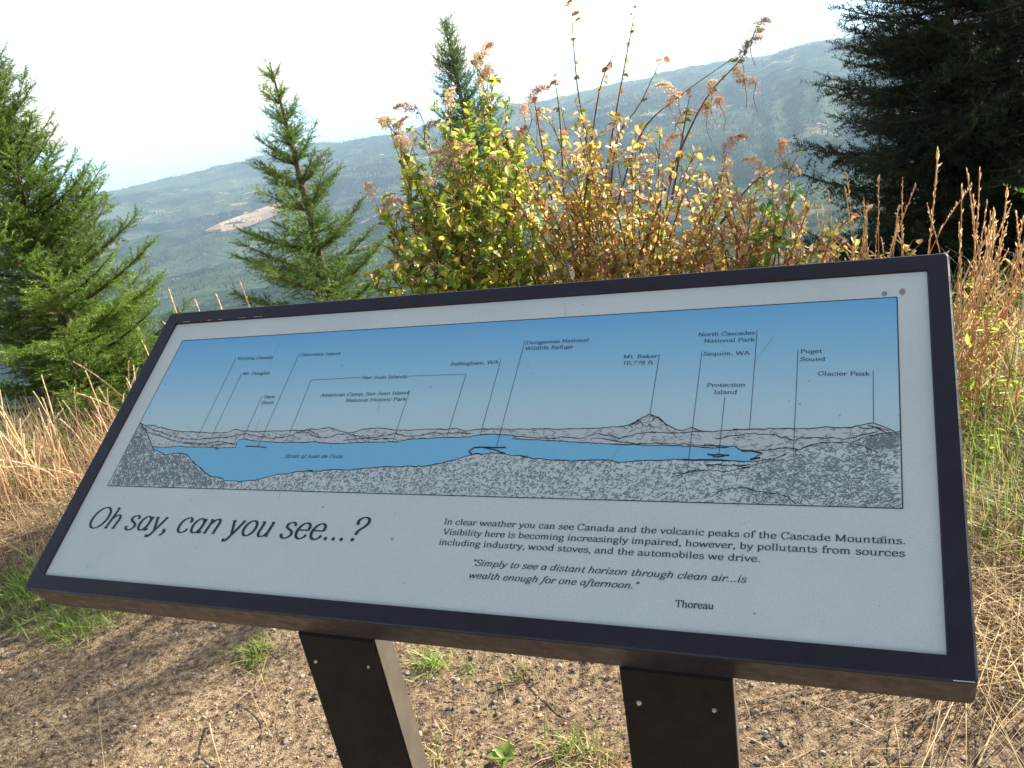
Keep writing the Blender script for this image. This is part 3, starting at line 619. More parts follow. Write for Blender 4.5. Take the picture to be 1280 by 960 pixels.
# ---- posts: tapered-looking plates seen in perspective; measured at top and at the picture's lower edge
bot0 = PC - UP * PH / 2 - NN * (FT + .0035)
def onpost(px, py):
    d = ray(px, py); nrm = BK; t = np.dot(bot0 - CAMP, nrm) / np.dot(d, nrm); return CAMP + d * t
def make_post(tl, tr, bl, br, depth, screws):
    p = [onpost(*q) for q in (tl, tr, bl, br)]
    wd = ((p[1] - p[0]) @ RT + (p[3] - p[2]) @ RT) / 2; ct, cb = (p[0] + p[1]) / 2, (p[2] + p[3]) / 2
    ax = (ct - cb) / (ct[2] - cb[2])                      # leaning axis per metre of height
    top = ct + ax * 0.0; foot = ct - ax * (ct[2] + .12)
    o = BASE; b = MB(); bv = .002
    sec = [(-wd / 2 + bv, 0), (wd / 2 - bv, 0), (wd / 2, bv), (wd / 2, depth - bv), (wd / 2 - bv, depth), (-wd / 2 + bv, depth), (-wd / 2, depth - bv), (-wd / 2, bv)]
    rise = math.tan(STILT)
    V = [foot + RT * x + BK * y for x, y in sec] + [top + RT * x + BK * y + np.array([0, 0, 1]) * (y * rise - .003 * 0) for x, y in sec]
    F = [(i, (i + 1) % 8, 8 + (i + 1) % 8, 8 + i) for i in range(8)]
    b.add(loc(V), F); b.add(loc(V[8:]), [(0, 1, 2, 3), (0, 3, 4, 7), (7, 4, 5, 6)])
    po = b.build('post', M_post, sign)
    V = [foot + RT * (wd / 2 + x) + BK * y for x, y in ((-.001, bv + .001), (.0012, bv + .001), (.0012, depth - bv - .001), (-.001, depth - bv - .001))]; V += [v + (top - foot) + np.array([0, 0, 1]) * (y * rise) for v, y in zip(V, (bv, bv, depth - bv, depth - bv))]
    b = MB(); b.add(loc(V), [(0, 1, 5, 4), (1, 2, 6, 5), (2, 3, 7, 6), (3, 0, 4, 7)]); b.build('lit_side_layer', M_lit_side, po)  # thin layer added over the side face to carry its painted light
    for s_ in screws:
        q = onpost(*s_[:2]); b = MB(); r_ = .0026 * s_[2]
        ring = [q + r_ * (RT * math.cos(a) + np.array([0, 0, 1]) * math.sin(a)) - BK * .0004 for a in np.arange(10) * math.pi / 5]
        top_ = [q + .6 * r_ * (RT * math.cos(a) + np.array([0, 0, 1]) * math.sin(a)) - BK * .0025 for a in np.arange(10) * math.pi / 5]
        b.add(loc(ring + top_), [(i, (i + 1) % 10, 10 + (i + 1) % 10, 10 + i) for i in range(10)]); b.add(loc(top_), [(0, 1, 2, 3), (0, 3, 4, 9), (9, 4, 5, 8), (8, 5, 6, 7)])
        b.build('screw', M_metal, po)
    return wd
w1 = make_post((371.5, 793.5), (466.9, 804), (427, 960), (513, 960), .038, [(395, 826.5, 1), (461, 833, .8)])
w2 = make_post((773, 837), (915, 852), (790.5, 960), (921, 960), .018, [(799, 878.5, 1.2), (893, 887.5, 1)])
print('post widths', w1, w2, 'PC', PC, 'front height', (PC - UP * PH / 2)[2])
print('back edge px check')
for s_, tgt in ((-1, (46, 756)), (1, (1222, 880))):
    q = PC + RT * PW / 2 * s_ - UP * PH / 2 - NN * FT - CAMP; print(640 + FPX * (q @ CR) / (q @ CF), 480 - FPX * (q @ CU) / (q @ CF), tgt)

def log(*a):
    print(*a)
# ------------------------------------------------------------------ conifers
def sprig_template(n, spread=.28, seed=0, wid=.055, ln=.26):
    """unit-long twig along +Y with flat needles round it"""
    g = np.random.default_rng(seed); t = (np.arange(n) + g.uniform(0, .9, n)) / n; side = np.where(np.arange(n) % 2 == 0, 1, -1)
    ang = g.uniform(.65, 1.35, n); elv = g.normal(.2, .75, n); l = ln * g.uniform(.75, 1.15, n) * (1 - .55 * t ** 3)
    d = np.stack([side * np.sin(ang) * np.cos(elv), np.cos(ang), np.sin(ang) * np.sin(elv)], 1)
    p = np.stack([np.zeros(n), t * .95, np.zeros(n)], 1); q = unit(np.cross(d, np.stack([g.normal(0, .5, n), g.normal(0, .2, n), np.ones(n)], 1))) * wid / 2
    V = np.stack([p - q, p + q, p + d * l[:, None]], 1).reshape(-1, 3)
    V = np.vstack([V, [(-.012, 0, 0), (.012, 0, 0), (0, 1, 0)]])
    F = np.arange(len(V)).reshape(-1, 3); return V, F

def conifer(name, base, H, R, label, seed, nn=26, whorl=.17, sp_len=.13, bl_gap=.075, green=((.05, .10, .022), (.10, .17, .035)), clear=.03, rise=(.75, -.05), trunk_r=None,
            hang=0.0, prune=None, skirt=.85, group='conifers below the rim', lean=0):
    g = np.random.default_rng(seed)
    root = empty(name, base, (0, 0, 0), label, 'tree', group)
    tr = trunk_r or H * .013 + .02
    tb = MB(); zz = np.linspace(-.4, H, 14); wob = np.stack([.01 * H * np.sin(zz * .9 + seed), .01 * H * np.cos(zz * 1.1 + seed), zz * 0], 1) * (zz / H)[:, None]
    tb.tube(np.stack([zz * lean, zz * 0, zz], 1) + wob, tr * (1 - np.clip(zz, 0, H) / H) ** .8 + .006, 8, (.12, .085, .06)); tb.build('trunk', M_bark, root, smooth=True)
    lb = MB(); P, D, U, Ls, Cc = [], [], [], [], []
    h = H * clear
    while h < H * .985:
        t = h / H
        nb = g.integers(5, 8) if t < .9 else 4
        a0 = g.uniform(0, 6.28)
        for k in range(nb):
            L = R * (1 - t) ** skirt * g.uniform(.72, 1.12) + .05
            if g.random() < .25: L *= g.uniform(.4, .8)
            a = a0 + k * 2 * np.pi / nb + g.normal(0, .2)
            if prune and prune(a, t): continue
            r0 = rise[1] + (rise[0] - rise[1]) * t ** 1.6 + g.normal(0, .09)
            m = max(4, int(L / .12)); s = np.linspace(0, 1, m + 1)
            dirh = np.array([math.cos(a), math.sin(a), 0])
            zc = L * (r0 * s - hang * s * 1.2 + (.16 + hang * .6) * s ** 2.2) + g.normal(0, .01)
            bend = g.normal(0, .12) * s ** 2 * L
            pts = np.outer(L * s * math.cos(min(.9, abs(r0))), dirh) + np.outer(bend, [-dirh[1], dirh[0], 0]); pts[:, 2] += zc + h
            pts[:, 0] += h * lean
            lb.tube(pts, (.008 + .012 * L) * (1 - s * .85), 4, (.10, .075, .05))
            tone = g.uniform(.75, 1.2)
            # branchlets
            nbl = max(3, int(L / bl_gap))
            for j in range(nbl):
                u = (j + .6) / nbl * (1 - .12) + .12
                if u < .2 and t < .6 and g.random() < .7: continue
                i = min(int(u * m), m - 1); f = u * m - i; p0 = pts[i] * (1 - f) + pts[i + 1] * f; dd = unit(pts[i + 1] - pts[i])
                for sd in (-1, 1):
                    bl = (L * .36 * (1 - u) ** .8 + .05) * g.uniform(.7, 1.2) * (.55 + .45 * min(1, u * 3))
                    sv = np.cross(dd, [0, 0, 1.]) * sd; an = g.normal(.95, .15)
                    bd = unit(dd * math.cos(an) + unit(sv) * math.sin(an) + np.array([0, 0, g.normal(.0, .28) - hang * 1.2]))
                    ns = max(1, int(bl / (sp_len * .42)))
                    for q in range(ns):
                        w_ = (q + .3) / ns; pp = p0 + bd * bl * w_; sg = 1 if q % 2 else -1
                        if q == ns - 1: sdv = bd
                        else: sdv = unit(bd * .8 + unit(np.cross(bd, [0, 0, 1.])) * sg * .6 + np.array([0, 0, g.normal(0, .12)]))
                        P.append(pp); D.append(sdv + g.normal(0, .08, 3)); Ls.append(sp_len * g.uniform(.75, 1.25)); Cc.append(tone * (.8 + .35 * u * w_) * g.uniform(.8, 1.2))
            for q in range(max(2, int(L / (sp_len * .3)))):                # along the branch itself
                u = (q + .5) / max(2, int(L / (sp_len * .3))); i = min(int(u * m), m - 1); f = u * m - i
                P.append(pts[i] * (1 - f) + pts[i + 1] * f); D.append(unit(pts[i + 1] - pts[i]) + g.normal(0, .6, 3) + [0, 0, .25]); Ls.append(sp_len * g.uniform(.8, 1.2)); Cc.append(tone * g.uniform(.8, 1.15))
            P.append(pts[-1]); D.append(unit(pts[-1] - pts[-2])); Ls.append(sp_len); Cc.append(tone * 1.2)
        h += whorl * (1 - .45 * t) * g.uniform(.8, 1.2)
    for k in range(int(H * 3)): P.append(np.array([H * lean, 0, H * (1 - .012 * k)])); D.append(np.array([g.normal(0, .4), g.normal(0, .4), 1])); Ls.append(sp_len * .8); Cc.append(1)
    tag(lb.build('limbs', M_bark, root), kind='stuff')
    P, D, Ls, Cc = np.array(P), np.array(D), np.array(Ls), np.array(Cc)
    up = np.tile([0, 0, 1.], (len(P), 1)) + g.normal(0, .35, (len(P), 3))
    Mx = frames(D, up) * Ls[:, None, None]
    mixv = np.clip(vnoise(P[:, 0] * 2.2 + 5, P[:, 2] * 2.2 + P[:, 1], seed) * .5 + .5, 0, 1)[:, None]
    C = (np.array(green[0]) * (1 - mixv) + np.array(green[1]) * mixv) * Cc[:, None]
    fb = MB()
    for v_ in range(3):
        T, F = sprig_template(nn, seed=seed * 3 + v_); s_ = slice(v_, None, 3); fb.inst(T, F, Mx[s_], P[s_], C[s_])
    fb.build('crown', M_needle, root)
    log(name, 'sprigs', len(P), 'tris', len(P) * (nn + 1))
    return root

def place(px, py, dist, H, sink=0):
    p = at(px, py, dist); return (p[0], p[1], p[2] - H)
conifer('fir_tree', place(335, 78, 11.5, 4.6), 4.6, 1.8, 'slender pointed young fir standing alone left of the yellow bush, bare sky round its tip', 11, nn=30, whorl=.36, rise=(.85, .16), sp_len=.115, bl_gap=.042, skirt=1.05, green=((.08, .155, .025), (.17, .27, .045)))
conifer('fir_tree', place(-45, 62, 8.2, 4.1), 4.1, 1.5, 'wide bright green fir filling the left edge beside the stalks', 23, nn=30, whorl=.14, rise=(.8, .12), sp_len=.105, bl_gap=.045, green=((.08, .15, .022), (.20, .30, .045)), skirt=.72)
conifer('fir_tree', place(557, 26, 17, 5.2), 5.2, 1.7, 'thin pale fir whose tip rises behind the flowering green bush', 37, nn=24, whorl=.28, rise=(.9, .3), sp_len=.16, bl_gap=.07, green=((.08, .15, .06), (.13, .22, .08)))
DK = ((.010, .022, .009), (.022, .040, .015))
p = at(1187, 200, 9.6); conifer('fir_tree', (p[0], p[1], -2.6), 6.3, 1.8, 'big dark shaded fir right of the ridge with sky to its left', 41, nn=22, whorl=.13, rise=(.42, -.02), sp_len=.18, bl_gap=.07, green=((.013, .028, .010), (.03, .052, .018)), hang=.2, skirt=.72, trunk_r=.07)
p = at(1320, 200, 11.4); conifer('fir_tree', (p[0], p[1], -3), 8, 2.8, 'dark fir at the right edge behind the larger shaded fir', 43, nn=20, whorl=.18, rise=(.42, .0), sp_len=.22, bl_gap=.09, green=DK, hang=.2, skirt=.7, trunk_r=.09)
conifer('fir_tree', (4.55, 5.5, -.9), 4.7, .85, 'open young fir just past the right edge whose streaky shade falls on the left gravel', 47, nn=16, whorl=.36, rise=(.5, .15), sp_len=.2, bl_gap=.13, skirt=.5, trunk_r=.04)

# ------------------------------------------------------------------ broadleaf shrubs
def leaf_template(n=6, fold=.25, w=.32):
    """ovate folded leaf, unit long along +Y"""
    t = np.array([0, .22, .5, .78, 1.]); hw = np.array([.02, .8, 1., .62, 0]) * w; zc = -.12 * t ** 2
    V = []
    for a, h_, z in zip(t, hw, zc): V += [(-h_, a, z + h_ * fold * 1.4), (0, a, z), (h_, a, z + h_ * fold * 1.4)]
    F = []
    for i in range(4): F += [(3 * i, 3 * i + 1, 3 * i + 4, 3 * i + 3), (3 * i + 1, 3 * i + 2, 3 * i + 5, 3 * i + 4)]
    return np.array(V, float), np.array(F)
LT, LF = leaf_template()
def plume_mesh(seed, tint):
    """drooping seed panicle: a branching spray of tiny dry florets"""
    g = np.random.default_rng(seed); b = MB(); P = []; ax = catmull([(0, 0, 0), (.02, .05, .03), (.05, .10, .03), (.09, .14, 0)], 6)
    b.tube(ax, np.linspace(.0012, .0005, len(ax)), 3, (.25, .15, .09))
    for i in range(len(ax)):
        t = i / len(ax)
        for k in range(5):
            l = (.06 * (1 - t) + .014) * g.uniform(.5, 1.1); d = unit(g.normal(0, 1, 3) + [.3, .5, 0]); e_ = ax[i] + d * l + [0, 0, -.3 * l]
            b.tube(np.array([ax[i], e_]), .0004, 3, (.28, .18, .11))
            for q in range(7): P.append(ax[i] + (e_ - ax[i]) * g.uniform(.3, 1.05) + g.normal(0, .004, 3))
    P = np.array(P); T = np.array([(-.5, -.5, 0), (.5, -.5, .1), (.5, .5, 0), (-.5, .5, .1)]); m = len(P)
    C = np.array(tint) * g.uniform(.6, 1.5, (m, 1)); b.inst(T, np.array([(0, 1, 2, 3)]), frames(g.normal(0, 1, (m, 3)), g.normal(0, 1, (m, 3))) * g.uniform(.004, .0085, m)[:, None, None], P, C)
    return b.mesh('flower_plume', M_plume)
PL = [plume_mesh(k, t) for k, t in enumerate([(.62, .42, .29), (.70, .52, .36), (.52, .34, .25), (.74, .60, .42)])]
leafmesh = []
for k, t in enumerate([(.30, .26, .05), (.45, .30, .05), (.16, .22, .04), (.40, .20, .08), (.25, .12, .06)]):
    b = MB(); b.add(LT, LF, t); leafmesh.append(b.mesh('leaf', M_leaf, True))

PAL_A = [((.14, .24, .03), .32), ((.30, .38, .05), .28), ((.55, .50, .08), .22), ((.55, .36, .14), .18)]
PAL_B = [((.28, .38, .07), .16), ((.62, .50, .14), .30), ((.62, .38, .10), .18), ((.34, .38, .07), .22), ((.58, .36, .22), .16), ((.70, .56, .36), .18)]
PAL_C = [((.60, .47, .14), .32), ((.56, .33, .13), .24), ((.34, .37, .09), .19), ((.62, .46, .30), .25)]
def shrub(name, label, base, stems, pal, seed, sprd=.35, fill=None, fd=4.6, nfill=0, leaf=.036, side=9, slen=.35, gap=.028, stemcol=(.13, .07, .045), dens=1.0, thick=.007, tex=None, leafy_from=.15, twig_leaf=1.0):
    """stems: list of end points (world) with optional flag; each stem carries side shoots with leaves"""
    g = np.random.default_rng(seed); base = np.array(base, float)
    root = empty(name, base, (0, 0, 0), label, 'shrub')
    if fill is not None:
        q = np.asarray(fill, float); c_ = g.uniform(q.min(0), q.max(0), (nfill * 4, 2)); c_ = c_[pip(c_, q)][:nfill]; stems = list(stems) + [at(x, y, fd + g.normal(0, .28)) for x, y in c_]
    P, D, Ls, shoots = [], [], [], []
    pc = np.cumsum([q[1] for q in pal]); pc = pc / pc[-1]; pcol = np.array([q[0] for q in pal])
    for e in stems:
        e_ = np.array(e, float) - base; L = np.linalg.norm(e_); o = np.array([e_[0] * .55 + g.normal(0, sprd * .3), e_[1] * .4 + g.normal(0, .1), -.08])
        mid = (o + e_) / 2 + np.array([g.normal(0, .05), g.normal(0, .05), .08 * L]) * np.array([1, 1, 1]) - (e_ * [1, 1, 0]) * .12
        pts = catmull([o, mid, e_], 9); n = len(pts); b = MB(); b.tube(pts, thick * (1 - np.linspace(0, .8, n)), 5, np.array(stemcol) * g.uniform(.7, 1.4)); 
        b.build('stem', M_bark, root)
        shoots.append((pts, 1))
        for k in range(int(side * dens * L)):
            u = g.uniform(.18, .98); i = min(int(u * (n - 1)), n - 2); p0 = pts[i]; dd = unit(pts[i + 1] - pts[i])
            d = unit(dd * .7 + g.normal(0, .65, 3) + [0, 0, .25]); l = slen * g.uniform(.4, 1.1) * (1 - .5 * u)
            q = catmull([p0, p0 + d * l * .5 + [0, 0, .02], p0 + d * l + [0, 0, -.1 * l]], 3); shoots.append((q, 0))
    tb = MB()
    for q, main in shoots:
        if not main: tb.tube(q, np.linspace(.0028, .001, len(q)), 3, np.array(stemcol) * 1.3)
        seg = np.linalg.norm(np.diff(q, axis=0), axis=1); L = seg.sum(); m = int(L / gap * dens * (1 if main else twig_leaf)); cs = np.concatenate([[0], np.cumsum(seg)]) / L
        for u in g.uniform(leafy_from if main else .1, 1.02, m):
            u = min(u, 1); p0 = np.array([np.interp(u, cs, q[:, c_]) for c_ in range(3)]); i = min(np.searchsorted(cs, u, 'right') - 1, len(q) - 2); dd = unit(q[i + 1] - q[i])
            P.append(p0); D.append(unit(dd * .5 + g.normal(0, .75, 3) + [0, 0, -.15])); Ls.append(leaf * g.uniform(.55, 1.25))
    tag(tb.build('twigs', M_bark, root), kind='stuff')
    P, D, Ls = np.array(P), np.array(D), np.array(Ls); m = len(P)
    ci = np.searchsorted(pc, np.clip(g.uniform(0, 1, m) * .75 + .25 * (vnoise(P[:, 0] * 3, P[:, 2] * 3, seed) * .5 + .5) , 0, .999)); C = pcol[ci] * g.uniform(.7, 1.3, (m, 1))
    fb = MB(); fb.inst(LT, LF, frames(D, g.normal(0, .6, (m, 3)) + [0, 0, 1]) * Ls[:, None, None], P, C); tag(fb.build('foliage', M_leaf, root, smooth=True), kind='stuff')
    log(name, 'leaves', m)
    return root
def plumes(root, pts, k0=0):
    ro = np.array(root.location); b = MB()
    for i, (px, py, dist, sc) in enumerate(pts):
        p = at(px, py, dist) - ro; link('flower_plume', PL[(i + k0) % 4], root, tuple(p), (random.uniform(-.5, .5) + .5, random.uniform(-.4, .4), random.uniform(0, 6.28)), (sc * .72,) * 3)
        e = p + (np.array([p[0] * .3, p[1] * .3, -.3]) - p) * .07 + np.array([0, 0, -.01]); b.tube(catmull([p, (p + e) / 2 + np.array([random.uniform(-.02, .02), 0, 0]), e], 3), .0016, 4, (.2, .12, .08))
    tag(b.build('plume_stalks', M_bark, root), kind='stuff')
def shoot(root, pxs, dist, nleaf, seed, r=.005, lsz=.035, cols=(0, 1, 2, 3, 4)):
    """one long arching shoot followed through measured points, every leaf its own part"""
    g = random.Random(seed); ro = np.array(root.location); n = len(pxs)
    pts = catmull([at(x, y, dist + .03 * i) - ro for i, (x, y) in enumerate(pxs)], 5)
    b = MB(); b.tube(pts, np.linspace(r, .0012, len(pts)), 5, (.13, .075, .05)); b.build('shoot', M_bark, root)
    for k in range(nleaf):
        u = g.uniform(.12, 1) ** .8 * (len(pts) - 1.01); i = int(u); p = pts[i] + (pts[i + 1] - pts[i]) * (u - i)
        p = p + np.array([g.gauss(0, .003), g.gauss(0, .003), g.gauss(0, .003)])
        link('leaf', leafmesh[g.choice(cols)], root, tuple(p), (g.uniform(-1.2, .6), g.uniform(-1, 1), g.uniform(0, 6.28)), (lsz * g.uniform(.6, 1.25),) * 3)

_at = at
def at(x, y, d): return _at(x, y, d * .87)
bp = at(600, 470, 4.9); bA = (bp[0], bp[1], float(gz(bp[0], bp[1])))
stA = [at(x, y, d) for x, y, d in ((488, 150, 4.7), (475, 245, 4.6), (500, 200, 4.9), (535, 165, 4.9), (560, 215, 4.7), (600, 75, 5.0), (615, 100, 4.8), (585, 140, 4.7), (632, 130, 5.0), (655, 165, 4.8), (620, 190, 4.6), (560, 120, 5.1), (520, 260, 4.5), (545, 290, 4.6), (600, 240, 4.5), (640, 250, 4.6), (490, 300, 4.7), (660, 220, 5.0), (575, 180, 4.9), (530, 225, 5.0), (610, 150, 4.9), (470, 330, 4.8), (510, 330, 4.7), (570, 320, 4.5), (620, 310, 4.6))]
A = shrub('oceanspray_shrub', 'dense green shrub with dry pinkish flower plumes, behind the sign beside the yellow one', bA, stA, PAL_A, 5, fill=[(478, 190), (560, 150), (650, 160), (690, 345), (465, 365), (480, 290)], nfill=44, leaf=.042, side=10, slen=.32, gap=.020, dens=1.0)
plumes(A, [(603, 72, 5.0, 1.0), (596, 82, 4.95, .8), (612, 92, 4.9, 1.0), (604, 110, 4.9, .9), (488, 158, 4.7, .9), (500, 172, 4.6, .8), (523, 138, 4.8, .9), (500, 185, 4.7, .8), (570, 196, 4.5, 1.1), (568, 206, 4.5, 1.0), (566, 200, 4.45, .9), (540, 230, 4.6, .9), (545, 222, 4.6, .8), (466, 243, 4.6, .9), (480, 255, 4.6, .8), (560, 135, 4.7, .9),
           (660, 130, 4.8, 1.0), (655, 145, 4.8, .9), (530, 165, 4.8, .8), (592, 240, 4.5, .8), (625, 190, 4.5, .8), (635, 200, 4.5, .8), (575, 285, 4.5, .7), (540, 300, 4.5, .9), (505, 270, 4.5, .8), (515, 180, 4.6, .8), (650, 180, 4.7, .9), (670, 150, 4.8, .8)])
bp = at(790, 470, 4.7); bB = (bp[0], bp[1], float(gz(bp[0], bp[1])))
stB = [at(x, y, d) for x, y, d in ((690, 150, 4.8), (720, 130, 4.6), (745, 170, 4.8), (770, 190, 4.6), (700, 210, 4.5), (660, 230, 4.6), (740, 230, 4.5), (790, 220, 4.7), (820, 250, 4.5), (850, 240, 4.8), (760, 270, 4.4), (700, 280, 4.5), (880, 265, 4.6), (830, 290, 4.5), (670, 300, 4.5), (800, 160, 4.9), (730, 190, 5.0), (780, 300, 4.4), (720, 310, 4.5), (860, 300, 4.6), (640, 330, 4.6), (900, 300, 4.8), (840, 320, 4.4), (750, 330, 4.4), (690, 340, 4.4), (800, 340, 4.4))]
B_ = shrub('yellowing_shrub', 'large yellow and orange autumn shrub behind the middle of the sign with long bare shoots', bB, stB, PAL_B, 8, fill=[(585, 250), (660, 150), (730, 110), (820, 150), (900, 210), (980, 260), (960, 345), (600, 360)], nfill=58, leaf=.036, side=9, slen=.32, gap=.024, dens=1.0, stemcol=(.2, .10, .06))
for k, (pts_, n_) in enumerate([([(738, 330), (735, 200), (722, 110), (716, 40), (714, -20)], 26), ([(745, 300), (765, 170), (785, 60), (800, -20)], 24), ([(760, 300), (770, 180), (800, 130), (830, 66)], 10), ([(765, 280), (800, 170), (850, 120), (935, 60)], 6),
                                  ([(705, 250), (700, 150), (693, 95)], 12), ([(730, 260), (748, 120), (770, 60)], 14), ([(690, 250), (672, 150), (668, 120)], 8)]):
    shoot(B_, pts_, 4.7, n_, 50 + k)
bp = at(960, 470, 4.6); bC = (bp[0], bp[1], float(gz(bp[0], bp[1])))
stC = [at(x, y, d) for x, y, d in ((870, 240, 4.7), (905, 195, 4.6), (920, 240, 4.5), (950, 215, 4.6), (900, 280, 4.5), (985, 205, 4.6), (965, 260, 4.5), (1000, 265, 4.5), (935, 290, 4.4), (985, 300, 4.4), (1030, 290, 4.4), (1050, 270, 4.5), (880, 310, 4.5), (1010, 310, 4.5), (1060, 300, 4.3), (860, 330, 4.4), (920, 325, 4.4), (1150, 305, 4.0), (1110, 315, 4.1))]
C_ = shrub('oceanspray_shrub', 'sparse rusty shrub with pale plumes behind the right half of the sign', bC, stC, PAL_C, 12, fill=[(830, 240), (940, 200), (1000, 225), (1070, 275), (1090, 330), (850, 345)], nfill=50, leaf=.034, side=10, slen=.27, gap=.024, dens=.9, stemcol=(.2, .10, .07))
for k, (pts_, n_) in enumerate([([(800, 320), (850, 190), (885, 120), (925, 75), (945, 38)], 16), ([(880, 300), (900, 230), (908, 190)], 9), ([(900, 280), (940, 230), (985, 200)], 10), ([(840, 250), (855, 160), (862, 120)], 8)]):
    shoot(C_, pts_, 4.55, n_, 80 + k, r=.006)
plumes(C_, [(942, 42, 4.7, .9), (925, 70, 4.7, .9), (930, 100, 4.6, .9), (945, 104, 4.6, .7), (890, 120, 4.6, .9), (900, 132, 4.6, .8), (848, 122, 4.6, .9), (835, 132, 4.6, .7), (885, 145, 4.6, .7), (905, 188, 4.5, .9), (910, 205, 4.5, .8), (975, 195, 4.5, 1.0), (955, 215, 4.5, .9),
            (980, 245, 4.5, .7), (845, 155, 4.6, .8), (830, 185, 4.6, .8), (820, 200, 4.6, .7), (935, 250, 4.5, .8), (1000, 280, 4.4, .7)], 1)
# a bright green spray in front of the rusty shrub
bp = at(960, 400, 4.3); gzv = float(gz(bp[0], bp[1]))
shrub('leafy_sapling', 'small fresh green leafy spray among the rusty twigs', (bp[0], bp[1], gzv), [at(965, 240, 4.35), at(958, 262, 4.3), at(975, 275, 4.3), at(950, 290, 4.3), at(995, 235, 4.35)], [((.13, .30, .03), .7), ((.25, .38, .06), .3)], 31, leaf=.04, side=3, slen=.12, gap=.05, leafy_from=.72)

at = _at
# ------------------------------------------------------------------ grasses
def blades(b, P, H, wd, cols, g, lean=.45, droop=.5):
    """ribbon blades: base points P, heights H"""
    m = len(P); a = g.uniform(0, 6.28, m); dirh = np.stack([np.cos(a), np.sin(a), 0 * a], 1); ln = np.minimum(np.abs(g.normal(0, lean, m)), .25 + 1.15 * lean); px = np.stack([-np.sin(a), np.cos(a), 0 * a], 1)
    s = np.array([0, .35, .7, 1.0]); wv = np.array([1, .9, .55, .06]); V = np.zeros((m, 8, 3))
    for i, (si, wi) in enumerate(zip(s, wv)):
        c = P + dirh * (H * (ln * si + droop * ln * si ** 2))[:, None]; c[:, 2] += H * (si - droop * np.minimum(ln, 1.2) * .5 * si ** 2)
        V[:, 2 * i] = c - px * (wd * wi / 2)[:, None]; V[:, 2 * i + 1] = c + px * (wd * wi / 2)[:, None]
    F = np.array([(0, 1, 3, 2), (2, 3, 5, 4), (4, 5, 7, 6)])
    FF = (F[None] + (np.arange(m) * 8)[:, None, None]).reshape(-1, 4); b.add(V.reshape(-1, 3), FF, np.repeat(cols, 8, 0))
STRAW = np.array([(.50, .38, .20), (.42, .30, .15), (.58, .46, .27), (.36, .24, .12)])
GREEN = np.array([(.12, .20, .03), (.18, .26, .05), (.22, .28, .07)])
def field(name, label, pts, num, hr, cols, seed, wd=(.002, .0045), lean=.5, clump=None, mask=None):
    """dry meadow inside a polygon given as (x, y) on the ground"""
    g = np.random.default_rng(seed); q = np.asarray(pts, float); P = g.uniform(q.min(0), q.max(0), (num, 2)); P = P[pip(P, q)]
    keep = vnoise(P[:, 0] * 3, P[:, 1] * 3, seed) + g.uniform(-.6, .9, len(P)) > -.1; P = P[keep]
    if mask is not None: P = P[mask(P)]
    m = len(P); Z = gz(P[:, 0], P[:, 1]); b = MB(); H = g.uniform(*hr, m) * (1 + .35 * vnoise(P[:, 0] * 2, P[:, 1] * 2, seed + 1))
    C = cols[g.integers(0, len(cols), m)] * g.uniform(.7, 1.3, (m, 1)); blades(b, np.column_stack([P, Z - .01]), H, g.uniform(*wd, m), C, g, lean)
    return tag(b.build(name, M_grass), label, 'grass', kind='stuff')
def gp(px, py): q = G(px, py); return (q[0], q[1])
fieldL = [gp(-160, 700), gp(-60, 735), gp(10, 735), gp(60, 722), gp(110, 690), gp(200, 660), gp(330, 600), gp(330, 540), gp(150, 560), gp(-100, 560), gp(-260, 600)]
field('dry_grass', 'matted dry straw coloured grass left of the sign', fieldL, 15000, (.06, .24), STRAW, 61, lean=.9)
field('dry_grass', 'taller dry grass under the stalks on the left rim', [gp(-160, 640), gp(60, 640), gp(330, 560), gp(330, 500), gp(-200, 520)], 6000, (.2, .42), STRAW, 62, lean=.35)
field('green_grass', 'short green grass at the gravel edge lower left', [gp(-100, 790), gp(60, 800), gp(150, 790), gp(190, 770), gp(110, 740), gp(0, 715), gp(-120, 730)], 5200, (.025, .085), GREEN, 63, wd=(.002, .004), lean=.7)
rim = [gp(330, 600), gp(330, 480), gp(700, 440), gp(1100, 400), gp(1420, 330), gp(1600, 420), gp(1420, 560), gp(1200, 600), gp(900, 560), gp(600, 600)]
field('rim_grass', 'rough yellow green grass along the rim behind the sign', rim, 12000, (.12, .4), np.vstack([STRAW[:3], GREEN[1:], GREEN[2:] * 1.2]), 64, lean=.6)
field('matted_straw', 'flattened pale straw on the gravel right of the sign', [gp(1150, 840), gp(1400, 900), gp(1450, 640), gp(1250, 640), gp(1150, 700)], 3600, (.05, .22), STRAW, 65, wd=(.0015, .0035), lean=2.2)
field('rough_grass', 'yellow green tangled grass at the right edge beside the frame', [gp(1190, 700), gp(1450, 720), gp(1500, 480), gp(1180, 500)], 9000, (.08, .30), np.vstack([STRAW[:3], GREEN * 1.3, GREEN[1:] * 1.6]), 66, lean=.7)
field('litter', 'scattered dry grass litter lying on the gravel', [gp(-400, 1100), gp(1500, 1100), gp(1450, 640), gp(900, 640), gp(300, 700), gp(-200, 740)], 5200, (.02, .07), np.vstack([STRAW, STRAW * .6]), 67, wd=(.001, .0022), lean=3.2)

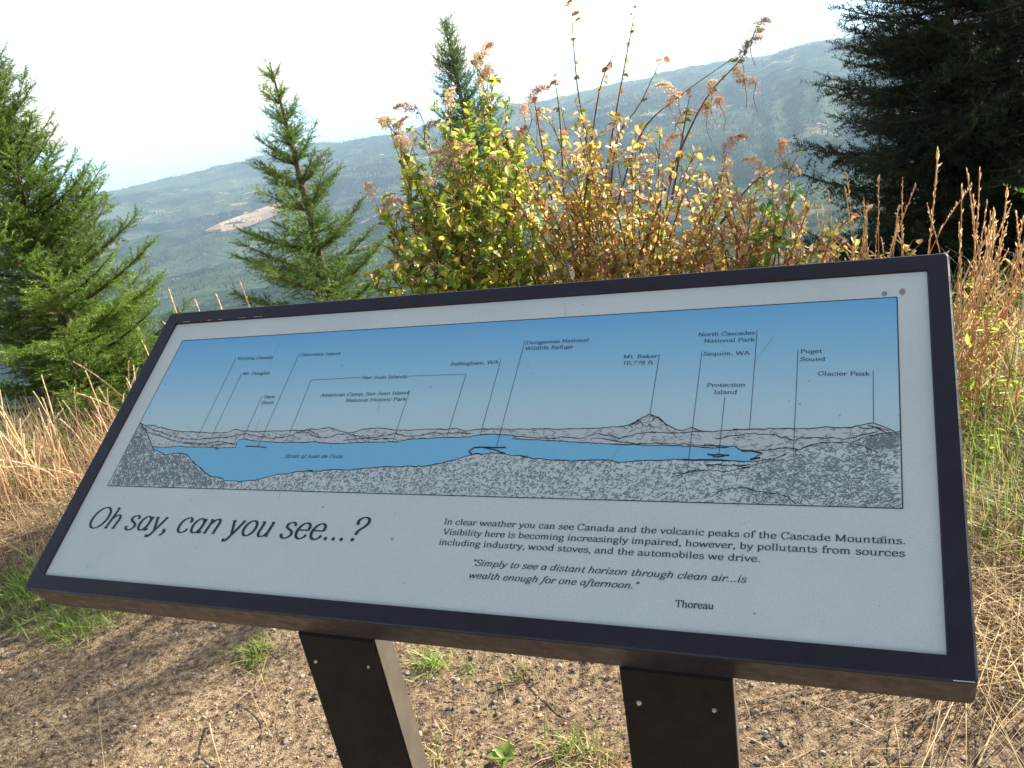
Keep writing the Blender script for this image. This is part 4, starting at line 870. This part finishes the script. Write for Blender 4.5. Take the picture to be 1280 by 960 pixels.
def stalk_mesh(seed, h=1.0, colb=(.30, .12, .06), colt=(.55, .40, .24), head=.28, r0=.0048, nl=4, ms=1.0):
    """upright dry flowering stalk with a narrow seed head, unit tall"""
    g = np.random.default_rng(seed); b = MB(); bend = g.normal(0, .07, 2); s = np.linspace(0, 1, 9)
    pts = np.stack([bend[0] * s ** 2, bend[1] * s ** 2, s], 1) + np.concatenate([np.zeros((1, 3)), g.normal(0, .0012, (8, 3))])
    C = np.repeat(np.outer(1 - s, colb) + np.outer(s, colt), 4, 0); b.tube(pts, np.linspace(r0, r0 * .55, 9), 4, C)
    m = 60; t = 1 - head + head * g.uniform(0, 1.03, m); P = np.stack([np.interp(t, s, pts[:, 0]), np.interp(t, s, pts[:, 1]), t], 1)
    d = unit(g.normal(0, .2, (m, 3)) + [0, 0, 1]); T = np.array([(-.1, 0, 0), (.1, 0, 0), (.12, .5, .03), (0, 1, 0), (-.12, .5, .03)]); F = np.array([(0, 1, 2), (0, 2, 4), (4, 2, 3)])
    C = np.array(colt) * g.uniform(.7, 1.35, (m, 1)); b.inst(T, F, frames(d, g.normal(0, 1, (m, 3))) * g.uniform(.018, .034, m)[:, None, None] * ms, P, C)
    for k in range(nl):                                   # a few dry leaves on the stem
        z = g.uniform(.15, .65); a = g.uniform(0, 6.28); p0 = np.array([np.interp(z, s, pts[:, 0]), np.interp(z, s, pts[:, 1]), z]); d_ = np.array([math.cos(a) * .5, math.sin(a) * .5, .8])
        l = g.uniform(.06, .13); q = np.array([-math.sin(a), math.cos(a), 0]) * .004; b.add([p0 - q, p0 + q, p0 + d_ * l + q * .6, p0 + d_ * l * 1.5 + [0, 0, -.02]], [(0, 1, 2, 3)], np.array(colt) * .8)
    return b.mesh('stalk', M_grass)
SL = [stalk_mesh(k, colb=(.62, .38, .24), colt=(.80, .64, .44), head=.22, r0=.0046, nl=0, ms=.6) for k in range(5)]
SR = [stalk_mesh(10 + k, colb=(.42, .13, .05), colt=(.62, .42, .22), head=.30, r0=.0034, nl=3, ms=.72) for k in range(5)]
def clump(label, tips, dist, meshes, seed, group, more=0, lean=.0):
    """one clump of standing stalks; tips are measured photo points of the seed heads"""
    g = random.Random(seed); xs, ys = [t[0] for t in tips], [t[1] for t in tips]
    for k in range(more):
        b_ = g.choice(tips); tips = tips + [(b_[0] + g.uniform(-16, 16), b_[1] + abs(g.gauss(0, 34)))]
    ds = [dist + g.uniform(-.35, .35) for _ in tips]; T3 = [at(x, y, d) for (x, y), d in zip(tips, ds)]
    c_ = np.mean(T3, 0); base = np.array([c_[0], c_[1], float(gz(c_[0], c_[1]))]); root = empty('stalk_clump', base, (0, 0, 0), label, 'dry stalks', group)
    for t in T3:
        gx, gy = t[0] + g.gauss(0, .06) - lean * .12, t[1] + g.gauss(0, .06); gxz = float(gz(gx, gy)); b0 = np.array([gx, gy, gxz]); v = t - b0; L = np.linalg.norm(v)
        o = link('stalk', g.choice(meshes), root, tuple(b0 - base), None, (max(.85, L ** .5),) * 2 + (L,)); o.rotation_euler = Vector(v).to_track_quat('Z', 'Y').to_euler()
GS = 'clumps of tall dry stalks on the rim'
rl = random.Random(4)
clump('tan stalks at the far left edge', [(x + rl.uniform(-3, 3), y) for x, y in ((6, 500), (20, 515), (30, 540), (-10, 490), (45, 500), (12, 545), (38, 560), (-25, 510), (-40, 520), (3, 570), (26, 575), (52, 560))], 4.5, SL, 1, GS, more=24)
clump('tallest pale stalks left of the sign, below the dark fir boughs', [(66, 468), (48, 486), (82, 500), (105, 461), (90, 486), (40, 515), (58, 530), (76, 522), (98, 515), (118, 508), (64, 550), (88, 545), (70, 565), (110, 540), (100, 570)], 4.6, SL, 2, GS, more=26)
clump('pinkish stalks touching the left frame edge', [(140, 436), (155, 453), (125, 487), (134, 476), (146, 470), (166, 458), (148, 495), (130, 510), (160, 480), (138, 525), (150, 515), (172, 470), (120, 530), (128, 550)], 4.7, SL, 3, GS, more=24)
clump('few pale stalk tips poking over the upper left corner of the frame', [(184, 424), (222, 360), (247, 376), (275, 368), (303, 352), (232, 385), (180, 460)], 5.0, SL, 4, GS)
clump('red brown stalks standing over the top frame edge, before the dark fir', [(1068, 214), (1085, 227), (1098, 243), (1074, 232), (1104, 262), (1092, 268), (1079, 255), (1108, 285), (1060, 262), (1065, 290), (1096, 300), (1086, 285), (1038, 245), (1030, 262), (1052, 280)], 4.1, SR, 5, GS, more=8)
clump('widely spaced amber stalks above the upper right corner', [(1117, 228), (1148, 226), (1172, 258), (1130, 290), (1045, 300), (1000, 290), (1120, 300)], 3.9, SR, 6, GS)
clump('long red stalks leaning in from the right edge', [(1202, 190), (1241, 212), (1231, 236), (1243, 246), (1251, 262), (1266, 230), (1276, 215), (1225, 262), (1222, 296), (1258, 280), (1275, 262), (1284, 240), (1290, 225), (1268, 290), (1240, 300), (1297, 270)], 3.3, SR, 7, GS, more=16, lean=1)
clump('short crossing stalks beside the right frame edge', [(1214, 330), (1197, 352), (1232, 340), (1210, 380), (1250, 345), (1272, 350), (1228, 395), (1203, 420), (1262, 400), (1242, 420), (1284, 380), (1276, 430)], 3.1, SR, 8, GS, more=14, lean=1)

# narrow-leaved green forbs
def forb(label, px, py, dist, H, num, seed, cols, leaf=.07):
    p = at(px, py, dist); base = (p[0], p[1], float(gz(p[0], p[1]))); root = empty('leafy_weed', base, (0, 0, 0), label, 'weed', 'leafy weeds on the rim'); g = np.random.default_rng(seed); sb, P, D, Ls = MB(), [], [], []
    for k in range(num):
        a = g.uniform(0, 6.28); o = np.array([g.normal(0, .14), g.normal(0, .14), 0]); h = H * g.uniform(.55, 1); tip = o + [math.cos(a) * .2 * h, math.sin(a) * .2 * h, h]; pts = catmull([o, (o + tip) / 2 + g.normal(0, .02, 3), tip], 4)
        sb.tube(pts, np.linspace(.003, .001, len(pts)), 3, (.25, .16, .06))
        for q in range(int(h / .02)):
            u = g.uniform(.15, 1); P.append(o + (tip - o) * u); D.append(unit(g.normal(0, 1, 3) * [1, 1, .3] + [0, 0, .5])); Ls.append(leaf * g.uniform(.5, 1.2))
    tag(sb.build('stems', M_bark, root), kind='stuff'); T = LT * [.42, 1, 1]; m = len(P); fb = MB()
    fb.inst(T, LF, frames(np.array(D), g.normal(0, .4, (m, 3)) + [0, 0, 1]) * np.array(Ls)[:, None, None], np.array(P), np.array(cols)[g.integers(0, len(cols), m)] * g.uniform(.7, 1.3, (m, 1))); tag(fb.build('foliage', M_leaf, root, smooth=True), kind='stuff')
YG = [(.22, .32, .04), (.34, .38, .06), (.15, .24, .03), (.42, .36, .07)]
forb('bright yellow green weed right of the frame at mid height', 1245, 470, 2.9, .5, 12, 1, YG, .04)
forb('green weed low at the right edge above the straw', 1262, 560, 2.7, .36, 14, 2, YG, .035)
forb('leafy weed behind the frame at the right edge under the red stalks', 1215, 440, 3.3, .5, 10, 3, YG, .04)
DG = [(.10, .18, .03), (.16, .24, .04), (.24, .26, .05)]
forb('dark green weed between the stalks at the far left', 20, 600, 4.7, .22, 12, 4, DG, .045)
forb('green weed between the pale stalks and the straw', 95, 585, 4.8, .2, 12, 5, DG, .045)
forb('green weed against the lower left frame edge', 160, 560, 4.8, .22, 12, 6, DG, .045)
forb('greenish weed just behind the left upper frame corner', 190, 430, 5.5, .5, 16, 7, YG)

# small tufts and single straws on the gravel
def tuft(label, px, py, rad_, num, hr, cols, seed, name='grass_tuft', wd=(.0025, .005), lean=.8):
    g = np.random.default_rng(seed); q = G(px, py); P = np.array([(g.normal(0, rad_), g.normal(0, rad_)) for _ in range(num)]); b = MB()
    Z = gz(P[:, 0] + q[0], P[:, 1] + q[1]) - q[2]; cc = np.asarray(cols, float); blades(b, np.column_stack([P, Z - .004]), g.uniform(*hr, num), g.uniform(*wd, num), cc[g.integers(0, len(cc), num)] * g.uniform(.7, 1.3, (num, 1)), g, lean)
    return tag(b.build(name, M_grass, loc=tuple(q)), label, 'grass', 'green tufts on the gravel')
tuft('green grass tuft on the gravel left of the left post', 322, 818, .045, 130, (.02, .06), GREEN * 1.1, 1)
tuft('bright green tuft between the posts just under the frame', 538, 828, .025, 80, (.02, .065), GREEN * 1.5, 2)
tuft('thin green tuft right of the bright one under the frame', 580, 838, .03, 26, (.02, .05), GREEN * 1.3, 3)
tuft('pale green grass tuft at the lower edge left of the right post', 712, 940, .04, 130, (.02, .07), np.vstack([GREEN * 1.3, STRAW[:2]]), 4)
tuft('sparse dry tuft against the right post', 765, 948, .03, 70, (.02, .06), STRAW, 5)
tuft('green tuft at the lower left edge of the path', 98, 790, .06, 160, (.03, .07), GREEN, 6)
tuft('faint green tuft in the middle of the gravel', 655, 838, .025, 40, (.015, .04), np.vstack([GREEN, STRAW]), 7)
tuft('dry grass tuft right of the left post at the bottom', 548, 945, .035, 80, (.02, .06), np.vstack([STRAW, GREEN[:1]]), 8)
tuft('green tuft beside the lower left corner of the frame', 42, 735, .06, 180, (.05, .13), GREEN * 1.3, 9)
q = G(632, 950); root = empty('broadleaf_seedling', tuple(q), (0, 0, 0), 'small pale green broad-leaved seedling at the bottom between the posts', 'weed')
b = MB(); b.add(LT * [.9, 1, 1], LF, (.25, .36, .08)); lm_ = b.mesh('leaf', M_leaf, True)
for k in range(9): link('leaf', lm_, root, (0, 0, .008 + .003 * (k % 3)), (.35 + .3 * (k % 2), 0, k * .75), (.028 + .008 * (k % 3),) * 3)
def straw(label, pxs, seed, col=(.55, .42, .25), r=.0012):
    P = [G(x, y) + np.array([0, 0, .006 + .012 * ((i + seed) % 2)]) for i, (x, y) in enumerate(pxs)]; o = P[0]; pts = catmull([p - o for p in P], 5); b = MB(); b.tube(pts, np.linspace(r, r * .5, len(pts)), 4, col)
    tag(b.build('straw', M_grass, loc=tuple(o)), label, 'straw', 'loose straws on the gravel')
straw('long curved straw lying left of the left post', [(300, 880), (322, 855), (336, 825)], 1)
straw('long straw running off the bottom left of the left post', [(262, 905), (268, 930), (277, 962)], 2, r=.002)
straw('short straw crossing the gravel near the left post foot', [(315, 870), (330, 900), (342, 925)], 3)
straw('straight pale straw pointing at the right post', [(655, 838), (700, 868), (742, 903)], 4, r=.0016)
straw('thin upright-looking straw left of the straight one', [(622, 835), (628, 855), (634, 880)], 5)
straw('bent straw near the bottom between the posts', [(556, 940), (575, 930), (592, 912)], 6)
straw('straw lying right of the right post', [(955, 882), (985, 884), (1012, 886)], 7)
straw('upright pale straw at the bottom right of the right post', [(1118, 905), (1122, 930), (1126, 962)], 8, r=.002)
straw('long straw at the right edge slanting up from the bottom', [(1222, 962), (1245, 900), (1290, 790)], 9, r=.0025)
straw('twig across the shaded left gravel', [(0, 874), (60, 838), (112, 826)], 10, (.3, .22, .15))
straw('pale bent straw in the green edge at left', [(100, 812), (108, 800), (125, 792)], 11)

# gravel: loose stones joined (uncountable), larger stones single
def ico():
    t = (1 + 5 ** .5) / 2; V = np.array([(-1, t, 0), (1, t, 0), (-1, -t, 0), (1, -t, 0), (0, -1, t), (0, 1, t), (0, -1, -t), (0, 1, -t), (t, 0, -1), (t, 0, 1), (-t, 0, -1), (-t, 0, 1)], float); V /= np.linalg.norm(V[0])
    F = np.array([(0, 11, 5), (0, 5, 1), (0, 1, 7), (0, 7, 10), (0, 10, 11), (1, 5, 9), (5, 11, 4), (11, 10, 2), (10, 7, 6), (7, 1, 8), (3, 9, 4), (3, 4, 2), (3, 2, 6), (3, 6, 8), (3, 8, 9), (4, 9, 5), (2, 4, 11), (6, 2, 10), (8, 6, 7), (9, 8, 1)]); return V, F
IV, IF = ico()
g = np.random.default_rng(99); m = 90000
q_ = np.array([gp(-500, 1250), gp(1700, 1250), gp(1600, 560), gp(900, 600), gp(200, 640), gp(-300, 720)]); P = g.uniform([-3.0, .5], [2.8, 4.0], (m, 2)); dd_ = np.hypot(P[:, 0], P[:, 1]); P = P[(dd_ < 4.2) & (g.random(m) < np.clip(2.6 / dd_, .2, 1))]; m = len(P)
Z = gz(P[:, 0], P[:, 1]); gm = MB(); pal = np.array([(.26, .19, .13), (.20, .145, .10), (.34, .27, .20), (.13, .10, .08), (.30, .22, .15), (.35, .29, .22)])
OV = np.array([(1, 0, 0), (-1, 0, 0), (0, 1, 0), (0, -1, 0), (0, 0, 1), (0, 0, -1)], float); OF = np.array([(0, 2, 4), (2, 1, 4), (1, 3, 4), (3, 0, 4), (2, 0, 5), (1, 2, 5), (3, 1, 5), (0, 3, 5)])
nb_ = int(m * .14)
for k in range(8):
    s_ = slice(k, nb_, 8); mm = len(P[s_]); sz = .0045 + .007 * g.random(mm) ** 2.5; T = IV * g.uniform(.55, 1.3, (12, 1)) * [1, .85, .55]
    gm.inst(T, IF, frames(g.normal(0, 1, (mm, 3)) * [1, 1, .35]) * sz[:, None, None], np.column_stack([P[s_], Z[s_] + sz * .1]), pal[g.integers(0, 6, mm)] * g.uniform(.7, 1.2, (mm, 1)))
for k in range(8):
    s_ = slice(nb_ + k, None, 8); mm = len(P[s_]); sz = .0018 + .0028 * g.random(mm) ** 1.5; T = OV * g.uniform(.6, 1.4, (6, 1)) * [1, .85, .6]
    gm.inst(T, OF, frames(g.normal(0, 1, (mm, 3))) * sz[:, None, None], np.column_stack([P[s_], Z[s_] + sz * .2]), pal[g.integers(0, 6, mm)] * g.uniform(.7, 1.2, (mm, 1)))
tag(gm.build('gravel', M_stone), 'fine loose brown gravel scattered under and around the sign', 'gravel', kind='stuff')

# ------------------------------------------------------------------ haze: one closed box round everything
M_haze = bpy.data.materials.new('haze'); M_haze.use_nodes = True; nt_ = M_haze.node_tree
nt_.nodes.remove(nt_.nodes['Principled BSDF'])
pv = nt_.nodes.new('ShaderNodeVolumePrincipled'); pv.inputs['Color'].default_value = (.54, .77, 1, 1)
pv.inputs['Density'].default_value = HAZE; pv.inputs['Anisotropy'].default_value = .15
nt_.links.new(pv.outputs[0], nt_.nodes['Material Output'].inputs['Volume'])
b = MB(); b.box((-68000, -68000, -1020), (68000, 68000, 16)); tag(b.build('haze', M_haze), 'pale summer haze filling the valley behind the sign', 'haze', kind='stuff')
